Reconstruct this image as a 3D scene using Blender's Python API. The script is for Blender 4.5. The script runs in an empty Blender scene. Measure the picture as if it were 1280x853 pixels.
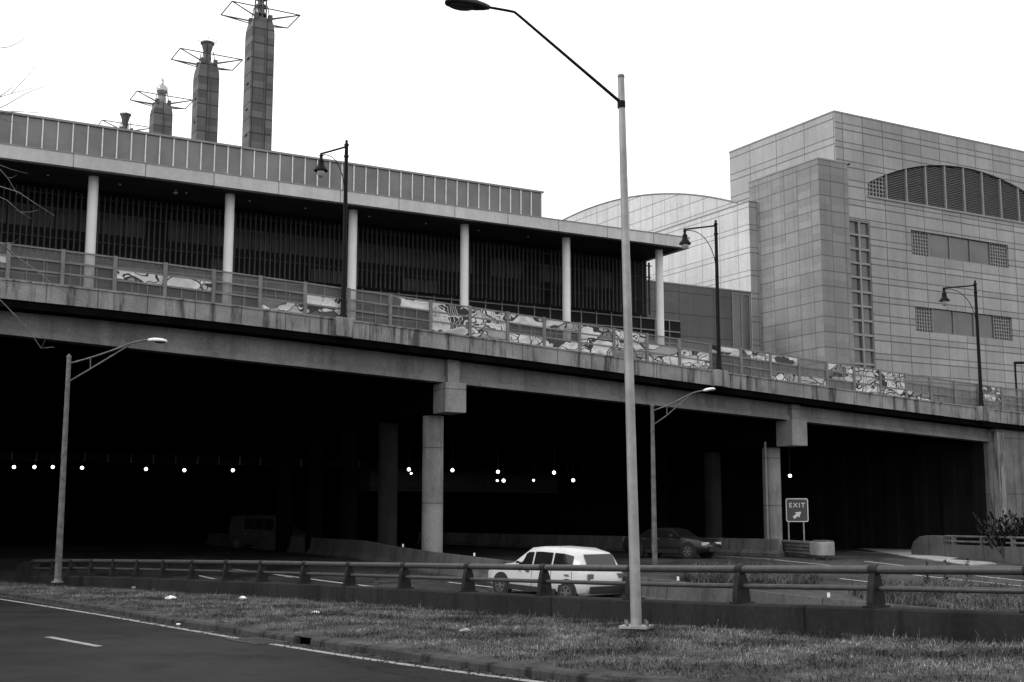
import bpy, bmesh, math, random
import numpy as np
from mathutils import Vector, Matrix
random.seed(7); rng = np.random.default_rng(7)
R = math.radians
sc = bpy.context.scene
COL = sc.collection

# ------------------------------------------------------------------ camera, sky, sun, exposure
F_PX, PITCH, EYE = 1560.0, R(8.14), 1.70
cam_d = bpy.data.cameras.new("camera"); cam = bpy.data.objects.new("camera", cam_d); COL.objects.link(cam)
cam_d.sensor_width = 36; cam_d.lens = F_PX / 1280 * 36; cam_d.clip_start = .1; cam_d.clip_end = 5000
cam.location = (0, 0, EYE); cam.rotation_euler = (math.pi / 2 + PITCH, 0, 0)
sc.camera = cam
SUN_EL, SUN_AZ = R(42), R(-112)          # azimuth measured clockwise from +Y (view direction): from the left, a little behind
world = bpy.data.worlds.new("World"); sc.world = world; world.use_nodes = True
wn, wl = world.node_tree.nodes, world.node_tree.links; wn.clear()
sky = wn.new('ShaderNodeTexSky'); sky.sky_type = 'NISHITA'; sky.sun_disc = False
sky.sun_elevation = SUN_EL; sky.sun_rotation = SUN_AZ; sky.dust_density = 3
bw = wn.new('ShaderNodeRGBToBW'); wl.new(sky.outputs[0], bw.inputs[0])
# even cloud cover over the sky: soft, slightly varying luminance
tc = wn.new('ShaderNodeTexCoord'); nz = wn.new('ShaderNodeTexNoise'); nz.inputs['Scale'].default_value = 2.2; nz.inputs['Detail'].default_value = 5
wl.new(tc.outputs['Generated'], nz.inputs['Vector'])
mr = wn.new('ShaderNodeMapRange'); mr.inputs['To Min'].default_value = 8.8; mr.inputs['To Max'].default_value = 11.6
wl.new(nz.outputs['Fac'], mr.inputs['Value'])
mxw = wn.new('ShaderNodeMix'); mxw.data_type = 'FLOAT'; mxw.inputs[0].default_value = .9
wl.new(bw.outputs[0], mxw.inputs[2]); wl.new(mr.outputs[0], mxw.inputs[3])
bg = wn.new('ShaderNodeBackground'); bg.inputs['Strength'].default_value = .11
wo = wn.new('ShaderNodeOutputWorld'); wl.new(mxw.outputs[0], bg.inputs['Color']); wl.new(bg.outputs[0], wo.inputs[0])
sun_d = bpy.data.lights.new("sun", 'SUN'); sun_d.energy = 1.1; sun_d.angle = R(22); sun_d.color = (1, 1, 1)
sun = bpy.data.objects.new("sun", sun_d); COL.objects.link(sun)
sdir = Vector((math.sin(SUN_AZ) * math.cos(SUN_EL), math.cos(SUN_AZ) * math.cos(SUN_EL), math.sin(SUN_EL)))
sun.rotation_euler = sdir.to_track_quat('Z', 'Y').to_euler()
sc.view_settings.view_transform = 'Standard'; sc.view_settings.look = 'None'
sc.view_settings.exposure = 0.5; sc.view_settings.gamma = 1
sc.render.engine = 'CYCLES'
sc.cycles.max_bounces = 5; sc.cycles.transparent_max_bounces = 12

# ------------------------------------------------------------------ geometry helpers
TH = R(60.5)
U = np.array([math.sin(TH), math.cos(TH), 0.]); V = np.array([-math.cos(TH), math.sin(TH), 0.]); Z = np.array([0, 0, 1.])
CAM = np.array([0, 0, EYE])
def P(u, v, z): return U * u + V * v + Z * z
def ray(px, py):
    a = (px - 640) / F_PX; b = -(py - 426.5) / F_PX
    return np.array([a, math.cos(PITCH) - b * math.sin(PITCH), math.sin(PITCH) + b * math.cos(PITCH)])
def on_plane(px, py, n, d):
    r = ray(px, py); t = (d - CAM @ n) / (r @ n); return CAM + r * t
def on_v(px, py, v): return on_plane(px, py, V, v)
def on_u(px, py, u): return on_plane(px, py, U, u)
def on_z(px, py, z): return on_plane(px, py, Z, z)
def on_y(px, py, y): return on_plane(px, py, np.array([0, 1., 0]), y)
def uv(p): return float(p @ U), float(p @ V), float(p[2])
def zh(Y): return -.10 + .05 * (min(Y, 58.) - 58.)          # highway level
def on_h(px, py, up=0.):
    p = on_plane(px, py, np.array([0, -.05, 1.]), -.10 - 2.9 + up)
    if p[1] > 58: p = on_z(px, py, -.10 + up)
    return p
def zr(Y): return -.021 * (max(Y, 12.) - 15.8)              # foreground road falls gently away from the camera
def on_r(px, py, up=0.): return on_plane(px, py, np.array([0, .021, 1.]), .3318 + up)
def u_at(px, v, py=450): return uv(on_v(px, py, v))[0]
def z_at(px, py, v): return uv(on_v(px, py, v))[2]

class MB:
    def __init__(s): s.v = []; s.f = []; s.smooth = []
    def add(s, vs, fs, sm=False):
        o = len(s.v); s.v += [tuple(map(float, q)) for q in vs]; s.f += [tuple(i + o for i in f) for f in fs]; s.smooth += [sm] * len(fs); return s
    def hexa(s, p):   # 8 points: bottom ring 0-3, top ring 4-7
        return s.add(p, [(3, 2, 1, 0), (4, 5, 6, 7), (0, 1, 5, 4), (1, 2, 6, 5), (2, 3, 7, 6), (3, 0, 4, 7)])
    def box(s, u0, u1, v0, v1, z0, z1):
        return s.hexa([P(u0, v0, z0), P(u1, v0, z0), P(u1, v1, z0), P(u0, v1, z0), P(u0, v0, z1), P(u1, v0, z1), P(u1, v1, z1), P(u0, v1, z1)])
    def boxs(s, u0, u1, v0, v1, zb, zt):   # z as functions of u
        a, b, c, d = zb(u0), zb(u1), zt(u0), zt(u1)
        return s.hexa([P(u0, v0, a), P(u1, v0, b), P(u1, v1, b), P(u0, v1, a), P(u0, v0, c), P(u1, v0, d), P(u1, v1, d), P(u0, v1, c)])
    def xbox(s, c, ax, half):   # oriented box: centre, 3 axes, half sizes
        c = np.array(c, float); ax = [np.array(a, float) for a in ax]
        q = []
        for dz in (-1, 1):
            for dx, dy in ((-1, -1), (1, -1), (1, 1), (-1, 1)):
                q.append(c + ax[0] * dx * half[0] + ax[1] * dy * half[1] + ax[2] * dz * half[2])
        return s.hexa(q)
    def tube(s, pts, r, n=8, cap=True):
        pts = [np.array(p, float) for p in pts]; m = len(pts)
        rs = r if hasattr(r, '__len__') else [r] * m
        vs = []; prev = None
        for i, p in enumerate(pts):
            t = pts[min(i + 1, m - 1)] - pts[max(i - 1, 0)]; t /= np.linalg.norm(t) + 1e-9
            if prev is None:
                a = np.array([0, 0, 1.]) if abs(t[2]) < .9 else np.array([1., 0, 0])
            else: a = prev
            e1 = a - t * (a @ t); e1 /= np.linalg.norm(e1); e2 = np.cross(t, e1); prev = e1
            for k in range(n):
                an = 2 * math.pi * k / n; vs.append(p + rs[i] * (math.cos(an) * e1 + math.sin(an) * e2))
        fs = [(i * n + k, i * n + (k + 1) % n, (i + 1) * n + (k + 1) % n, (i + 1) * n + k) for i in range(m - 1) for k in range(n)]
        s.add(vs, fs, True)
        if cap: s.add(vs[:n], [tuple(range(n))[::-1]]); s.add(vs[-n:], [tuple(range(n))])
        return s
    def lathe(s, base, prof, n=16, axis=None, phase=0):
        base = np.array(base, float); vs = []
        for r, z in prof:
            for k in range(n):
                an = 2 * math.pi * k / n + phase; vs.append(base + np.array([r * math.cos(an), r * math.sin(an), z]))
        m = len(prof)
        fs = [(i * n + k, i * n + (k + 1) % n, (i + 1) * n + (k + 1) % n, (i + 1) * n + k) for i in range(m - 1) for k in range(n)]
        s.add(vs, fs, True); s.add(vs[:n], [tuple(range(n))[::-1]]); s.add(vs[-n:], [tuple(range(n))]); return s
    def prism(s, loop, d):     # planar loop of 3D points extruded by vector d
        loop = [np.array(p, float) for p in loop]; n = len(loop); d = np.array(d, float)
        return s.add(loop + [p + d for p in loop], [tuple(range(n))[::-1], tuple(range(n, 2 * n))] + [(i, (i + 1) % n, n + (i + 1) % n, n + i) for i in range(n)])
    def build(s, name, mat, parent=None, origin=None, bevel=0):
        me = bpy.data.meshes.new(name)
        if parent is not None: o0 = np.array(parent.get('_o', (0, 0, 0)))
        else: o0 = np.array(origin if origin is not None else (0, 0, 0))
        vs = np.array(s.v) - o0
        me.from_pydata(vs.tolist(), [], s.f); me.polygons.foreach_set('use_smooth', s.smooth)
        bm = bmesh.new(); bm.from_mesh(me); bmesh.ops.recalc_face_normals(bm, faces=bm.faces); bm.to_mesh(me); bm.free()
        me.materials.append(mat)
        ob = bpy.data.objects.new(name, me); COL.objects.link(ob)
        if parent is not None:
            ob.parent = parent
            ob['_o'] = tuple(float(x) for x in o0)
        else: ob.location = o0; ob['_o'] = tuple(float(x) for x in o0)
        if bevel:
            b = ob.modifiers.new('bevel', 'BEVEL'); b.width = bevel; b.segments = 2; b.limit_method = 'ANGLE'
        return ob
def tag(o, label=None, cat=None, group=None, kind=None):
    if label: o['label'] = label
    if cat: o['category'] = cat
    if group: o['group'] = group
    if kind: o['kind'] = kind
    return o
def thing(name, loc, label, cat, group=None):
    o = bpy.data.objects.new(name, None); COL.objects.link(o); o.location = tuple(map(float, loc)); o['_o'] = tuple(map(float, loc)); o.empty_display_size = .3
    return tag(o, label, cat, group)
def loc_of(p, z=None): return (p[0], p[1], p[2] if z is None else z)

# ------------------------------------------------------------------ materials (all greys: the place is seen in black and white)
def g(c): return (c, c, c, 1)
class NT:
    def __init__(s, name):
        s.m = bpy.data.materials.new(name); s.m.use_nodes = True; s.n = s.m.node_tree.nodes; s.l = s.m.node_tree.links
        s.b = s.n['Principled BSDF']; s.out = s.n['Material Output']
        s.pos = s.n.new('ShaderNodeNewGeometry').outputs['Position']
    def mth(s, op, a, b=None, c=None, clamp=False):
        n = s.n.new('ShaderNodeMath'); n.operation = op; n.use_clamp = clamp
        for i, x in enumerate((a, b, c)):
            if x is None: continue
            if isinstance(x, (int, float)): n.inputs[i].default_value = x
            else: s.l.new(x, n.inputs[i])
        return n.outputs[0]
    def noise(s, scale, detail=4, vec=None, rough=.55, dist=0):
        n = s.n.new('ShaderNodeTexNoise'); n.inputs['Scale'].default_value = scale; n.inputs['Detail'].default_value = detail
        n.inputs['Roughness'].default_value = rough; n.inputs['Distortion'].default_value = dist
        s.l.new(vec or s.pos, n.inputs['Vector']); return n.outputs['Fac']
    def scaled(s, v):
        n = s.n.new('ShaderNodeVectorMath'); n.operation = 'MULTIPLY'; s.l.new(s.pos, n.inputs[0]); n.inputs[1].default_value = v; return n.outputs[0]
    def dot(s, a):
        n = s.n.new('ShaderNodeVectorMath'); n.operation = 'DOT_PRODUCT'; s.l.new(s.pos, n.inputs[0]); n.inputs[1].default_value = tuple(a); return n.outputs['Value']
    def mix(s, f, a, b):
        n = s.n.new('ShaderNodeMix'); n.data_type = 'FLOAT'
        for i, x in ((0, f), (2, a), (3, b)):
            if isinstance(x, (int, float)): n.inputs[i].default_value = x
            else: s.l.new(x, n.inputs[i])
        return n.outputs[0]
    def rng(s, x, a, b, c, d):
        n = s.n.new('ShaderNodeMapRange'); s.l.new(x, n.inputs['Value'])
        for k, w in zip(('From Min', 'From Max', 'To Min', 'To Max'), (a, b, c, d)): n.inputs[k].default_value = w
        return n.outputs[0]
    def color(s, v): s.l.new(v, s.b.inputs['Base Color'])
    def bump(s, h, strength=.3, dist=.02):
        n = s.n.new('ShaderNodeBump'); n.inputs['Strength'].default_value = strength; n.inputs['Distance'].default_value = dist
        s.l.new(h, n.inputs['Height']); s.l.new(n.outputs[0], s.b.inputs['Normal'])
def mat(name, c, rough=.7, var=.25, scale=2.0, metal=0., bump=0., fine=25., spec=.5):
    t = NT(name); a = t.noise(scale, 5); b = t.noise(fine, 3)
    f = t.mth('MULTIPLY', t.rng(a, .36, .64, 1 - var, 1 + var), t.rng(b, .36, .64, 1 - var * .5, 1 + var * .5))
    t.color(t.mth('MULTIPLY', f, c)); t.b.inputs['Roughness'].default_value = rough; t.b.inputs['Metallic'].default_value = metal
    t.b.inputs['Specular IOR Level'].default_value = spec
    if bump: t.bump(b, bump)
    return t.m
def concrete(name, c, stain=.5, joint=None, sc_=1.0, joint_dir=None, stain_max=.55):
    t = NT(name); a = t.noise(.6 * sc_, 6); b = t.noise(14 * sc_, 4)
    st = t.noise(1.0, 6, t.scaled((2.2 * sc_, 2.2 * sc_, .22 * sc_)), .65)          # vertical runs of grime
    f = t.mth('MULTIPLY', t.rng(a, .39, .61, .82, 1.16), t.rng(b, .39, .61, .88, 1.1))
    f = t.mth('MULTIPLY', f, t.mix(t.mth('MULTIPLY', t.rng(st, .50, .62, 0, 1), stain), 1., stain_max))
    if joint:
        for ax, per in joint:
            fr = t.mth('ABSOLUTE', t.mth('SUBTRACT', t.mth('FRACT', t.mth('DIVIDE', t.dot(ax), per)), .5))
            f = t.mth('MULTIPLY', f, t.mix(t.mth('GREATER_THAN', fr, .5 - .014 / per * 1.6), 1., .45))
    t.color(t.mth('MULTIPLY', f, c)); t.b.inputs['Roughness'].default_value = .9; t.b.inputs['Specular IOR Level'].default_value = .08
    t.bump(b, .25, .01)
    return t.m
def cladding(name, c, ax, dx, dz, split=.32, line=.35, lw=.05, cell=.10, z0=0., rough=.55, extra=0):
    """stone / metal panels: vertical joints every dx along ax, a pair of bed joints every dz"""
    t = NT(name)
    cu = t.mth('DIVIDE', t.dot(ax), dx); cz = t.mth('DIVIDE', t.mth('ADD', t.dot((0, 0, 1)), z0), dz)
    fu = t.mth('FRACT', cu); fz = t.mth('FRACT', cz)
    L = t.mth('LESS_THAN', fu, lw / dx)
    L = t.mth('MAXIMUM', L, t.mth('LESS_THAN', fz, lw * 1.3 / dz))
    if split: L = t.mth('MAXIMUM', L, t.mth('LESS_THAN', t.mth('ABSOLUTE', t.mth('SUBTRACT', fz, split)), lw * .55 / dz))
    if extra: L = t.mth('MAXIMUM', L, t.mth('MULTIPLY', t.mth('LESS_THAN', t.mth('ABSOLUTE', t.mth('SUBTRACT', fu, extra)), lw * .4 / dx), .6))
    cmb = t.n.new('ShaderNodeCombineXYZ'); t.l.new(t.mth('FLOOR', cu), cmb.inputs[0])
    t.l.new(t.mth('ADD', t.mth('FLOOR', cz), t.mth('MULTIPLY', t.mth('GREATER_THAN', fz, split or .5), .5)), cmb.inputs[1])
    wnz = t.n.new('ShaderNodeTexWhiteNoise'); t.l.new(cmb.outputs[0], wnz.inputs[0])
    f = t.rng(wnz.outputs['Value'], 0, 1, 1 - cell, 1 + cell)
    a = t.noise(.12, 5); st = t.noise(1., 5, t.scaled((1.4, 1.4, .09)), .6); fine = t.noise(3, 4)
    f = t.mth('MULTIPLY', f, t.mth('MULTIPLY', t.rng(a, .39, .61, .9, 1.08), t.rng(st, .40, .64, 1.03, .90)))
    f = t.mth('MULTIPLY', f, t.rng(fine, .39, .61, .95, 1.04))
    t.color(t.mth('MULTIPLY', t.mth('MULTIPLY', f, c), t.mix(L, 1., line)))
    t.b.inputs['Roughness'].default_value = rough; t.b.inputs['Specular IOR Level'].default_value = .3
    t.bump(t.mth('SUBTRACT', 1., L), .5, .03)
    return t.m
def emit(name, e):
    m = bpy.data.materials.new(name); m.use_nodes = True; b = m.node_tree.nodes['Principled BSDF']
    b.inputs['Base Color'].default_value = g(.8); b.inputs['Emission Color'].default_value = g(1); b.inputs['Emission Strength'].default_value = e; return m
def asphalt(name, c):
    t = NT(name); a = t.noise(.35, 6, t.scaled((1, .5, 1))); b = t.noise(60, 3); d = t.noise(2.5, 5); w = t.noise(.12, 3)
    vo = t.n.new('ShaderNodeTexVoronoi'); vo.feature = 'DISTANCE_TO_EDGE'; vo.inputs['Scale'].default_value = .22
    wv = t.n.new('ShaderNodeVectorMath'); wv.operation = 'ADD'; nn = t.n.new('ShaderNodeTexNoise'); nn.inputs['Scale'].default_value = 1.2; nn.inputs['Detail'].default_value = 6
    t.l.new(t.pos, nn.inputs['Vector']); t.l.new(t.pos, wv.inputs[0]); t.l.new(nn.outputs['Color'], wv.inputs[1]); t.l.new(wv.outputs[0], vo.inputs['Vector'])
    f = t.mth('MULTIPLY', t.rng(a, .39, .61, .68, 1.3), t.rng(b, .39, .61, .75, 1.25)); f = t.mth('MULTIPLY', f, t.rng(d, .39, .61, .85, 1.12))
    f = t.mth('MULTIPLY', f, t.mix(t.mth('LESS_THAN', vo.outputs[0], .009), 1., .35))
    st = t.noise(.45, 3); f = t.mth('MULTIPLY', f, t.mix(t.rng(st, .56, .62, 0, 1), 1., .62))
    oil = t.noise(3.0, 4); f = t.mth('MULTIPLY', f, t.mix(t.rng(oil, .62, .68, 0, 1), 1., .6))
    gr = t.noise(160, 2); f = t.mth('MULTIPLY', f, t.rng(gr, .39, .61, .6, 1.5))
    t.color(t.mth('MULTIPLY', f, c)); t.l.new(t.rng(w, .39, .61, .55, .8), t.b.inputs['Roughness']); t.b.inputs['Specular IOR Level'].default_value = .07
    t.bump(b, .35, .008); return t.m
def paint(name, c=.62):       # worn road paint
    t = NT(name); a = t.noise(9, 6, None, .7); b = t.noise(50, 2)
    t.color(t.mth('MULTIPLY', t.mix(t.rng(a, .38, .56, 0, 1), c * .45, c), t.rng(b, .39, .61, .85, 1.1))); t.b.inputs['Roughness'].default_value = .7; return t.m
def grassmat(name, c, var=.55):
    t = NT(name); a = t.noise(.8, 4); b = t.noise(5, 4); d = t.noise(40, 2)
    f = t.mth('MULTIPLY', t.rng(a, .39, .61, 1 - var, 1 + var), t.rng(b, .39, .61, 1 - var * .7, 1 + var * .7)); f = t.mth('MULTIPLY', f, t.rng(d, .39, .61, .6, 1.5))
    t.color(t.mth('MULTIPLY', f, c)); t.b.inputs['Roughness'].default_value = .8; t.b.inputs['Specular IOR Level'].default_value = .15; return t.m
def printmat(name, dark=0., sc_=1.0, seed=0.):
    """abstract poster graphics: pale and grey swept shapes with dark brush outlines"""
    t = NT(name)
    n0 = t.n.new('ShaderNodeTexNoise'); n0.inputs['Scale'].default_value = .9 * sc_; n0.inputs['Detail'].default_value = 2; t.l.new(t.pos, n0.inputs['Vector'])
    ad = t.n.new('ShaderNodeVectorMath'); ad.operation = 'MULTIPLY_ADD'; t.l.new(n0.outputs['Color'], ad.inputs[0]); ad.inputs[1].default_value = (2.2, 2.2, 1.6); t.l.new(t.scaled((.8 * sc_, .8 * sc_, 2.4 * sc_)), ad.inputs[2])
    sh = t.n.new('ShaderNodeVectorMath'); sh.operation = 'ADD'; t.l.new(ad.outputs[0], sh.inputs[0]); sh.inputs[1].default_value = (seed, seed * 2.3, seed * .7)
    v = sh.outputs[0]
    vo = t.n.new('ShaderNodeTexVoronoi'); vo.inputs['Scale'].default_value = 1.0; t.l.new(v, vo.inputs['Vector'])
    ve = t.n.new('ShaderNodeTexVoronoi'); ve.feature = 'DISTANCE_TO_EDGE'; ve.inputs['Scale'].default_value = 1.0; t.l.new(v, ve.inputs['Vector'])
    sp = t.n.new('ShaderNodeSeparateColor'); t.l.new(vo.outputs['Color'], sp.inputs[0])
    tone = t.mth('POWER', t.rng(sp.outputs[0], -.1 + dark * .55, .38 + dark * .5, 0, 1), 1.3)
    w = t.n.new('ShaderNodeTexWave'); w.inputs['Scale'].default_value = 1.6; w.inputs['Distortion'].default_value = 7; w.inputs['Detail'].default_value = 1; t.l.new(v, w.inputs['Vector'])
    strokes = t.mth('MAXIMUM', t.mth('LESS_THAN', ve.outputs[0], .035), t.mth('MULTIPLY', t.mth('GREATER_THAN', w.outputs['Fac'], .90), t.mth('GREATER_THAN', sp.outputs[1], .45)))
    soft = t.rng(t.noise(1.3, 2, v), .39, .61, .7, 1.1)
    val = t.mth('MULTIPLY', t.mix(tone, .02, .58), soft)
    val = t.mix(strokes, val, .02 if dark < .5 else .5)
    t.color(val); t.b.inputs['Roughness'].default_value = .5; t.b.inputs['Specular IOR Level'].default_value = .3; return t.m
def screenmat(name, c, cover):
    """woven wire screen, far finer than a pixel: part of it is wire, the rest open"""
    t = NT(name); a = t.noise(1.5, 3)
    t.b.inputs['Base Color'].default_value = g(c); t.b.inputs['Roughness'].default_value = .6; t.l.new(t.rng(a, .39, .61, cover - .06, cover + .06), t.b.inputs['Alpha']); return t.m

M = dict(
    asphalt=asphalt('asphalt', .0115), asphalt_far=asphalt('highway_asphalt', .042), paint=paint('road_paint', .26), paint_far=paint('highway_paint', .55),
    kerb=concrete('kerb_concrete', .045, 1., sc_=1.5, stain_max=.35), soil=grassmat('soil', .032, .5), grass=grassmat('grass_blades', .088, .75), weeds=grassmat('weed_leaves', .085, .4),
    wall=concrete('wall_concrete_dark', .021, .7, joint=[((.86, -.5, 0), 5.6)]), rail=mat('rail_paint', .05, .5, .15, 6, metal=.2, spec=.3),
    railpost=mat('rail_post_paint', .014, .65, .3, 8, spec=.15),
    galv=mat('galvanised_steel', .25, .55, .16, 2, metal=.3, fine=9), galv_dark=mat('weathered_steel', .095, .6, .35, 4, metal=.2),
    black=mat('black_paint', .004, .6, .2, 5, spec=.12), lamp_top=mat('lamp_casing_dark', .018, .5, .2, 6, spec=.25), lamp_light=mat('lamp_casing_pale', .62, .5, .1, 9),
    glassbowl=mat('lamp_bowl', .3, .2, .05, 5), darkbowl=mat('lamp_lens_dark', .02, .15, .1, 5),
    parapet=concrete('parapet_concrete', .235, 1., joint=[(U, 1.8)], sc_=1.3, stain_max=.3), girder=concrete('girder_concrete', .17, .55, sc_=.8), pier=concrete('pier_concrete', .21, .45, joint=[((0, 0, 1), 2.4)]),
    pier_shaded=concrete('pier_concrete_shaded', .022, .6), abut=concrete('abutment_concrete', .15, .8, joint=[((0, 0, 1), 3.1)]), underpass_shade=mat('underpass_shade_concrete', .004, .98, .3, 1, spec=.0), ribs=concrete('tunnel_wall_concrete', .015, .6, joint=[(V, 2.2)]),  # shade of the underpass is put into the inner pier and shell colours
    deck=mat('deck', .2, .8), tower=cladding('pylon_concrete', .10, U, 2.1, 2.35, 0, .35, .16, .30, rough=.85),
    frame=mat('mast_steel', .045, .5, .2, 1), silver=mat('silver_ball', .33, .15, .05, 1, metal=.8), fascia=cladding('fascia_panels', .47, U, 4.6, 50, 0, .4, .07, .03),
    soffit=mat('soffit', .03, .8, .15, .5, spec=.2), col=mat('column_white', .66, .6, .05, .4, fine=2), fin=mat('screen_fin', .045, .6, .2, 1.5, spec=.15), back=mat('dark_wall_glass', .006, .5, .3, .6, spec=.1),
    mull=mat('mullion_white', .68, .5, .1, 3), mull_dark=mat('mullion_grey', .16, .5, .1, 3), cl_glass=mat('clerestory_glass', .125, .16, .25, .35), blind=mat('window_blinds', .045, .6, .2, .5),
    winglass=mat('window_glass', .075, .14, .3, .25), louvre=mat('louvre', .13, .55, .1, 2), grey_panel=cladding('dark_metal_panels', .085, U, 4.2, 2.1, 0, .45, .06, .05),
    lattice=mat('lattice_frame', .22, .6, .1, 3), hole=mat('recess_dark', .045, .6, .2, 1),
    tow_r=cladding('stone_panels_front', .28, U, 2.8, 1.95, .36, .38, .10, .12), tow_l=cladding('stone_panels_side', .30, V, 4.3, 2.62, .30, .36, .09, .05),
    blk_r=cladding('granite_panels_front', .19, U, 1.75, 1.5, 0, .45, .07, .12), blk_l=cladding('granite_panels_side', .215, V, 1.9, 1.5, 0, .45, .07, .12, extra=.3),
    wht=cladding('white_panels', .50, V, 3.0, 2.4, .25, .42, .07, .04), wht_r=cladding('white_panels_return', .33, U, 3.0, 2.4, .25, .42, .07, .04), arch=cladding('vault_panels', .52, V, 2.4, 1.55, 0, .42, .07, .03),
    coping=mat('coping_metal', .2, .5, .1, 1), sign=mat('sign_face', .045, .5, .1, 4), signwhite=mat('sign_lettering', .62, .5, .05, 5),
    barrier=concrete('barrier_concrete', .08, .7, joint=[((.56, -.83, 0), 3.0)]), shoulder=concrete('shoulder_concrete', .30, .6), reflector=mat('reflector', .7, .4, .05, 5),
    leaf_litter=mat('leaf_litter', .035, .9, .6, 6), litter=mat('litter_paper', .7, .7, .1, 20), litter_brown=mat('litter_brown', .25, .8, .2, 20), twig=mat('bark', .10, .85, .3, 10), iron=mat('cast_iron', .02, .6, .3, 10),
    wire=mat('fence_steel', .13, .55, .2, 2), scr=screenmat('fence_screen', .13, .55), scr2=screenmat('fence_screen_dense', .075, .72),
    carwhite=mat('car_paint_white', .50, .25, .03, 2), cardark=mat('car_paint_dark', .018, .25, .05, 2), cargrey=mat('car_paint_grey', .04, .25, .05, 2), tyre=mat('tyre', .015, .9, .2, 10), rim=mat('wheel_rim', .20, .35, .1, 5, metal=.6),
    carglass=mat('car_glass', .012, .08, .1, 2), headlamp=mat('headlamp_glass', .5, .15, .05, 5), tail=mat('tail_lamp', .10, .3, .05, 5), lamp_on=emit('tunnel_lamp_glow', 5.),
)
PR = [printmat('poster_print_a', 0, 1.0, 1), printmat('poster_print_b', .3, 1.3, 4), printmat('poster_print_c', -.1, .7, 9), printmat('poster_print_dark', .8, .9, 6)]

def resample(pts, n):
    pts = np.array(pts, float); d = np.r_[0, np.cumsum(np.linalg.norm(np.diff(pts, axis=0), axis=1))]
    t = np.linspace(0, d[-1], n); return np.stack([np.interp(t, d, pts[:, k]) for k in range(pts.shape[1])], 1)
def smooth_curve(pts, n=60, it=8):
    q = resample(pts, n)
    for _ in range(it): q[1:-1] = .5 * q[1:-1] + .25 * (q[:-2] + q[2:])
    return q
def ribbon(name, pts, w, mt, up=.004, kind='structure', label=None):
    pts = [np.array(p, float) for p in pts]; vs = []; n = len(pts)
    for i, p in enumerate(pts):
        t = pts[min(i + 1, n - 1)] - pts[max(0, i - 1)]; s = np.array([-t[1], t[0], 0]); s /= np.linalg.norm(s)
        vs += [p + s * w / 2 + Z * up, p - s * w / 2 + Z * up]
    mb = MB().add(vs, [(2 * i, 2 * i + 1, 2 * i + 3, 2 * i + 2) for i in range(n - 1)])
    return tag(mb.build(name, mt), kind=kind)
def fill_loops(loops3d):
    """triangulated planar face with holes; returns verts, faces"""
    bm = bmesh.new()
    for lp in loops3d:
        vs = [bm.verts.new(tuple(map(float, p))) for p in lp]
        for i in range(len(vs)): bm.edges.new((vs[i], vs[(i + 1) % len(vs)]))
    bmesh.ops.triangle_fill(bm, use_beauty=True, use_dissolve=False, edges=bm.edges)
    bm.verts.index_update(); v = [tuple(x.co) for x in bm.verts]; f = [tuple(x.index for x in fc.verts) for fc in bm.faces]; bm.free(); return v, f

# ================================================================== GROUND, ROADS
ground = MB().add([(-2500, -400, -3.2), (2500, -400, -3.2), (2500, 2600, -3.2), (-2500, 2600, -3.2)], [(0, 1, 2, 3)]).build('ground', M['soil']); tag(ground, kind='structure')

# kerb line (back of its top), from far left to near right
kerb_px = [(0, 739), (100, 753), (224, 774), (384, 796), (430, 802), (530, 817), (627, 830), (720, 841), (797, 849), (821, 853)]
kp = [on_r(x, y, .10) for x, y in kerb_px]
d0 = (kp[0] - kp[1]); d0 /= np.linalg.norm(d0); d1 = (kp[-1] - kp[-2]); d1 /= np.linalg.norm(d1)
kp = [kp[0] + d0 * 34 + np.array([-4, 0, 0]), kp[0] + d0 * 14 + np.array([-.7, 0, 0])] + kp + [kp[-1] + np.array([2.4, -1.25, 0]), kp[-1] + np.array([8, -3.6, 0]), kp[-1] + np.array([24, -9., 0])]
kerb = smooth_curve(kp, 160, 10)
kerb[:, 2] = [zr(y) for y in kerb[:, 1]]
kt = np.gradient(kerb, axis=0); kt /= np.linalg.norm(kt, axis=1)[:, None]; kn = np.stack([-kt[:, 1], kt[:, 0], 0 * kt[:, 0]], 1)
kn *= np.sign((kn @ np.array([0, -1., 0])))[:, None]          # towards the road
# near wall line
wall_px = [(28, 44.5, 720.5, 700), (78, 42, 719.8, 699), (150, 39.2, 721.5, 699.5), (217, 36.5, 724, 700), (322, 33, 728, 701), (430, 29.6, 732.5, 703), (530, 27, 738, 704), (640, 24.7, 743.5, 705.5), (745, 22.6, 748, 706.2), (850, 20.6, 752.7, 707),
           (1064, 17.8, 759, 707), (1280, 15.8, 767, 707.5)]
wq = []
for x, y, yt, yr in wall_px: a_ = on_y(x, yt, y); wq.append((a_[0], y, a_[2], on_y(x, yr, y)[2] - a_[2]))
wq = np.array(wq); e_ = wq[-1].copy(); wq = np.vstack([wq, e_ + [3.5, -1.6, .03, 0], e_ + [12, -4.8, .05, 0]])
wq = smooth_curve(wq, 120, 14); wallc = wq[:, :3].copy(); wallc[:, 2] = 0; WTOP = wq[:, 2]; WH = wq[:, 3]      # top of wall, height of rail above it
# road sheet
rv = []; RO = [.10, 1.5, 3.5, 5.5, 8.3]; NO = [8.3, 11, 15, 24, 60]
def strip(offs, up):
    vs = []
    for p, q in zip(kerb, kn):
        for o in offs: a = p + q * o; vs.append((a[0], a[1], zr(a[1]) + up))
    m = len(offs); return vs, [(i * m + j, i * m + j + 1, (i + 1) * m + j + 1, (i + 1) * m + j) for i in range(len(kerb) - 1) for j in range(m - 1)]
tag(MB().add(*strip(RO, 0), True).build('road', M['asphalt']), kind='structure')
tag(MB().add(*strip(NO, .11), True).build('near_verge', M['soil']), kind='structure')
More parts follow.
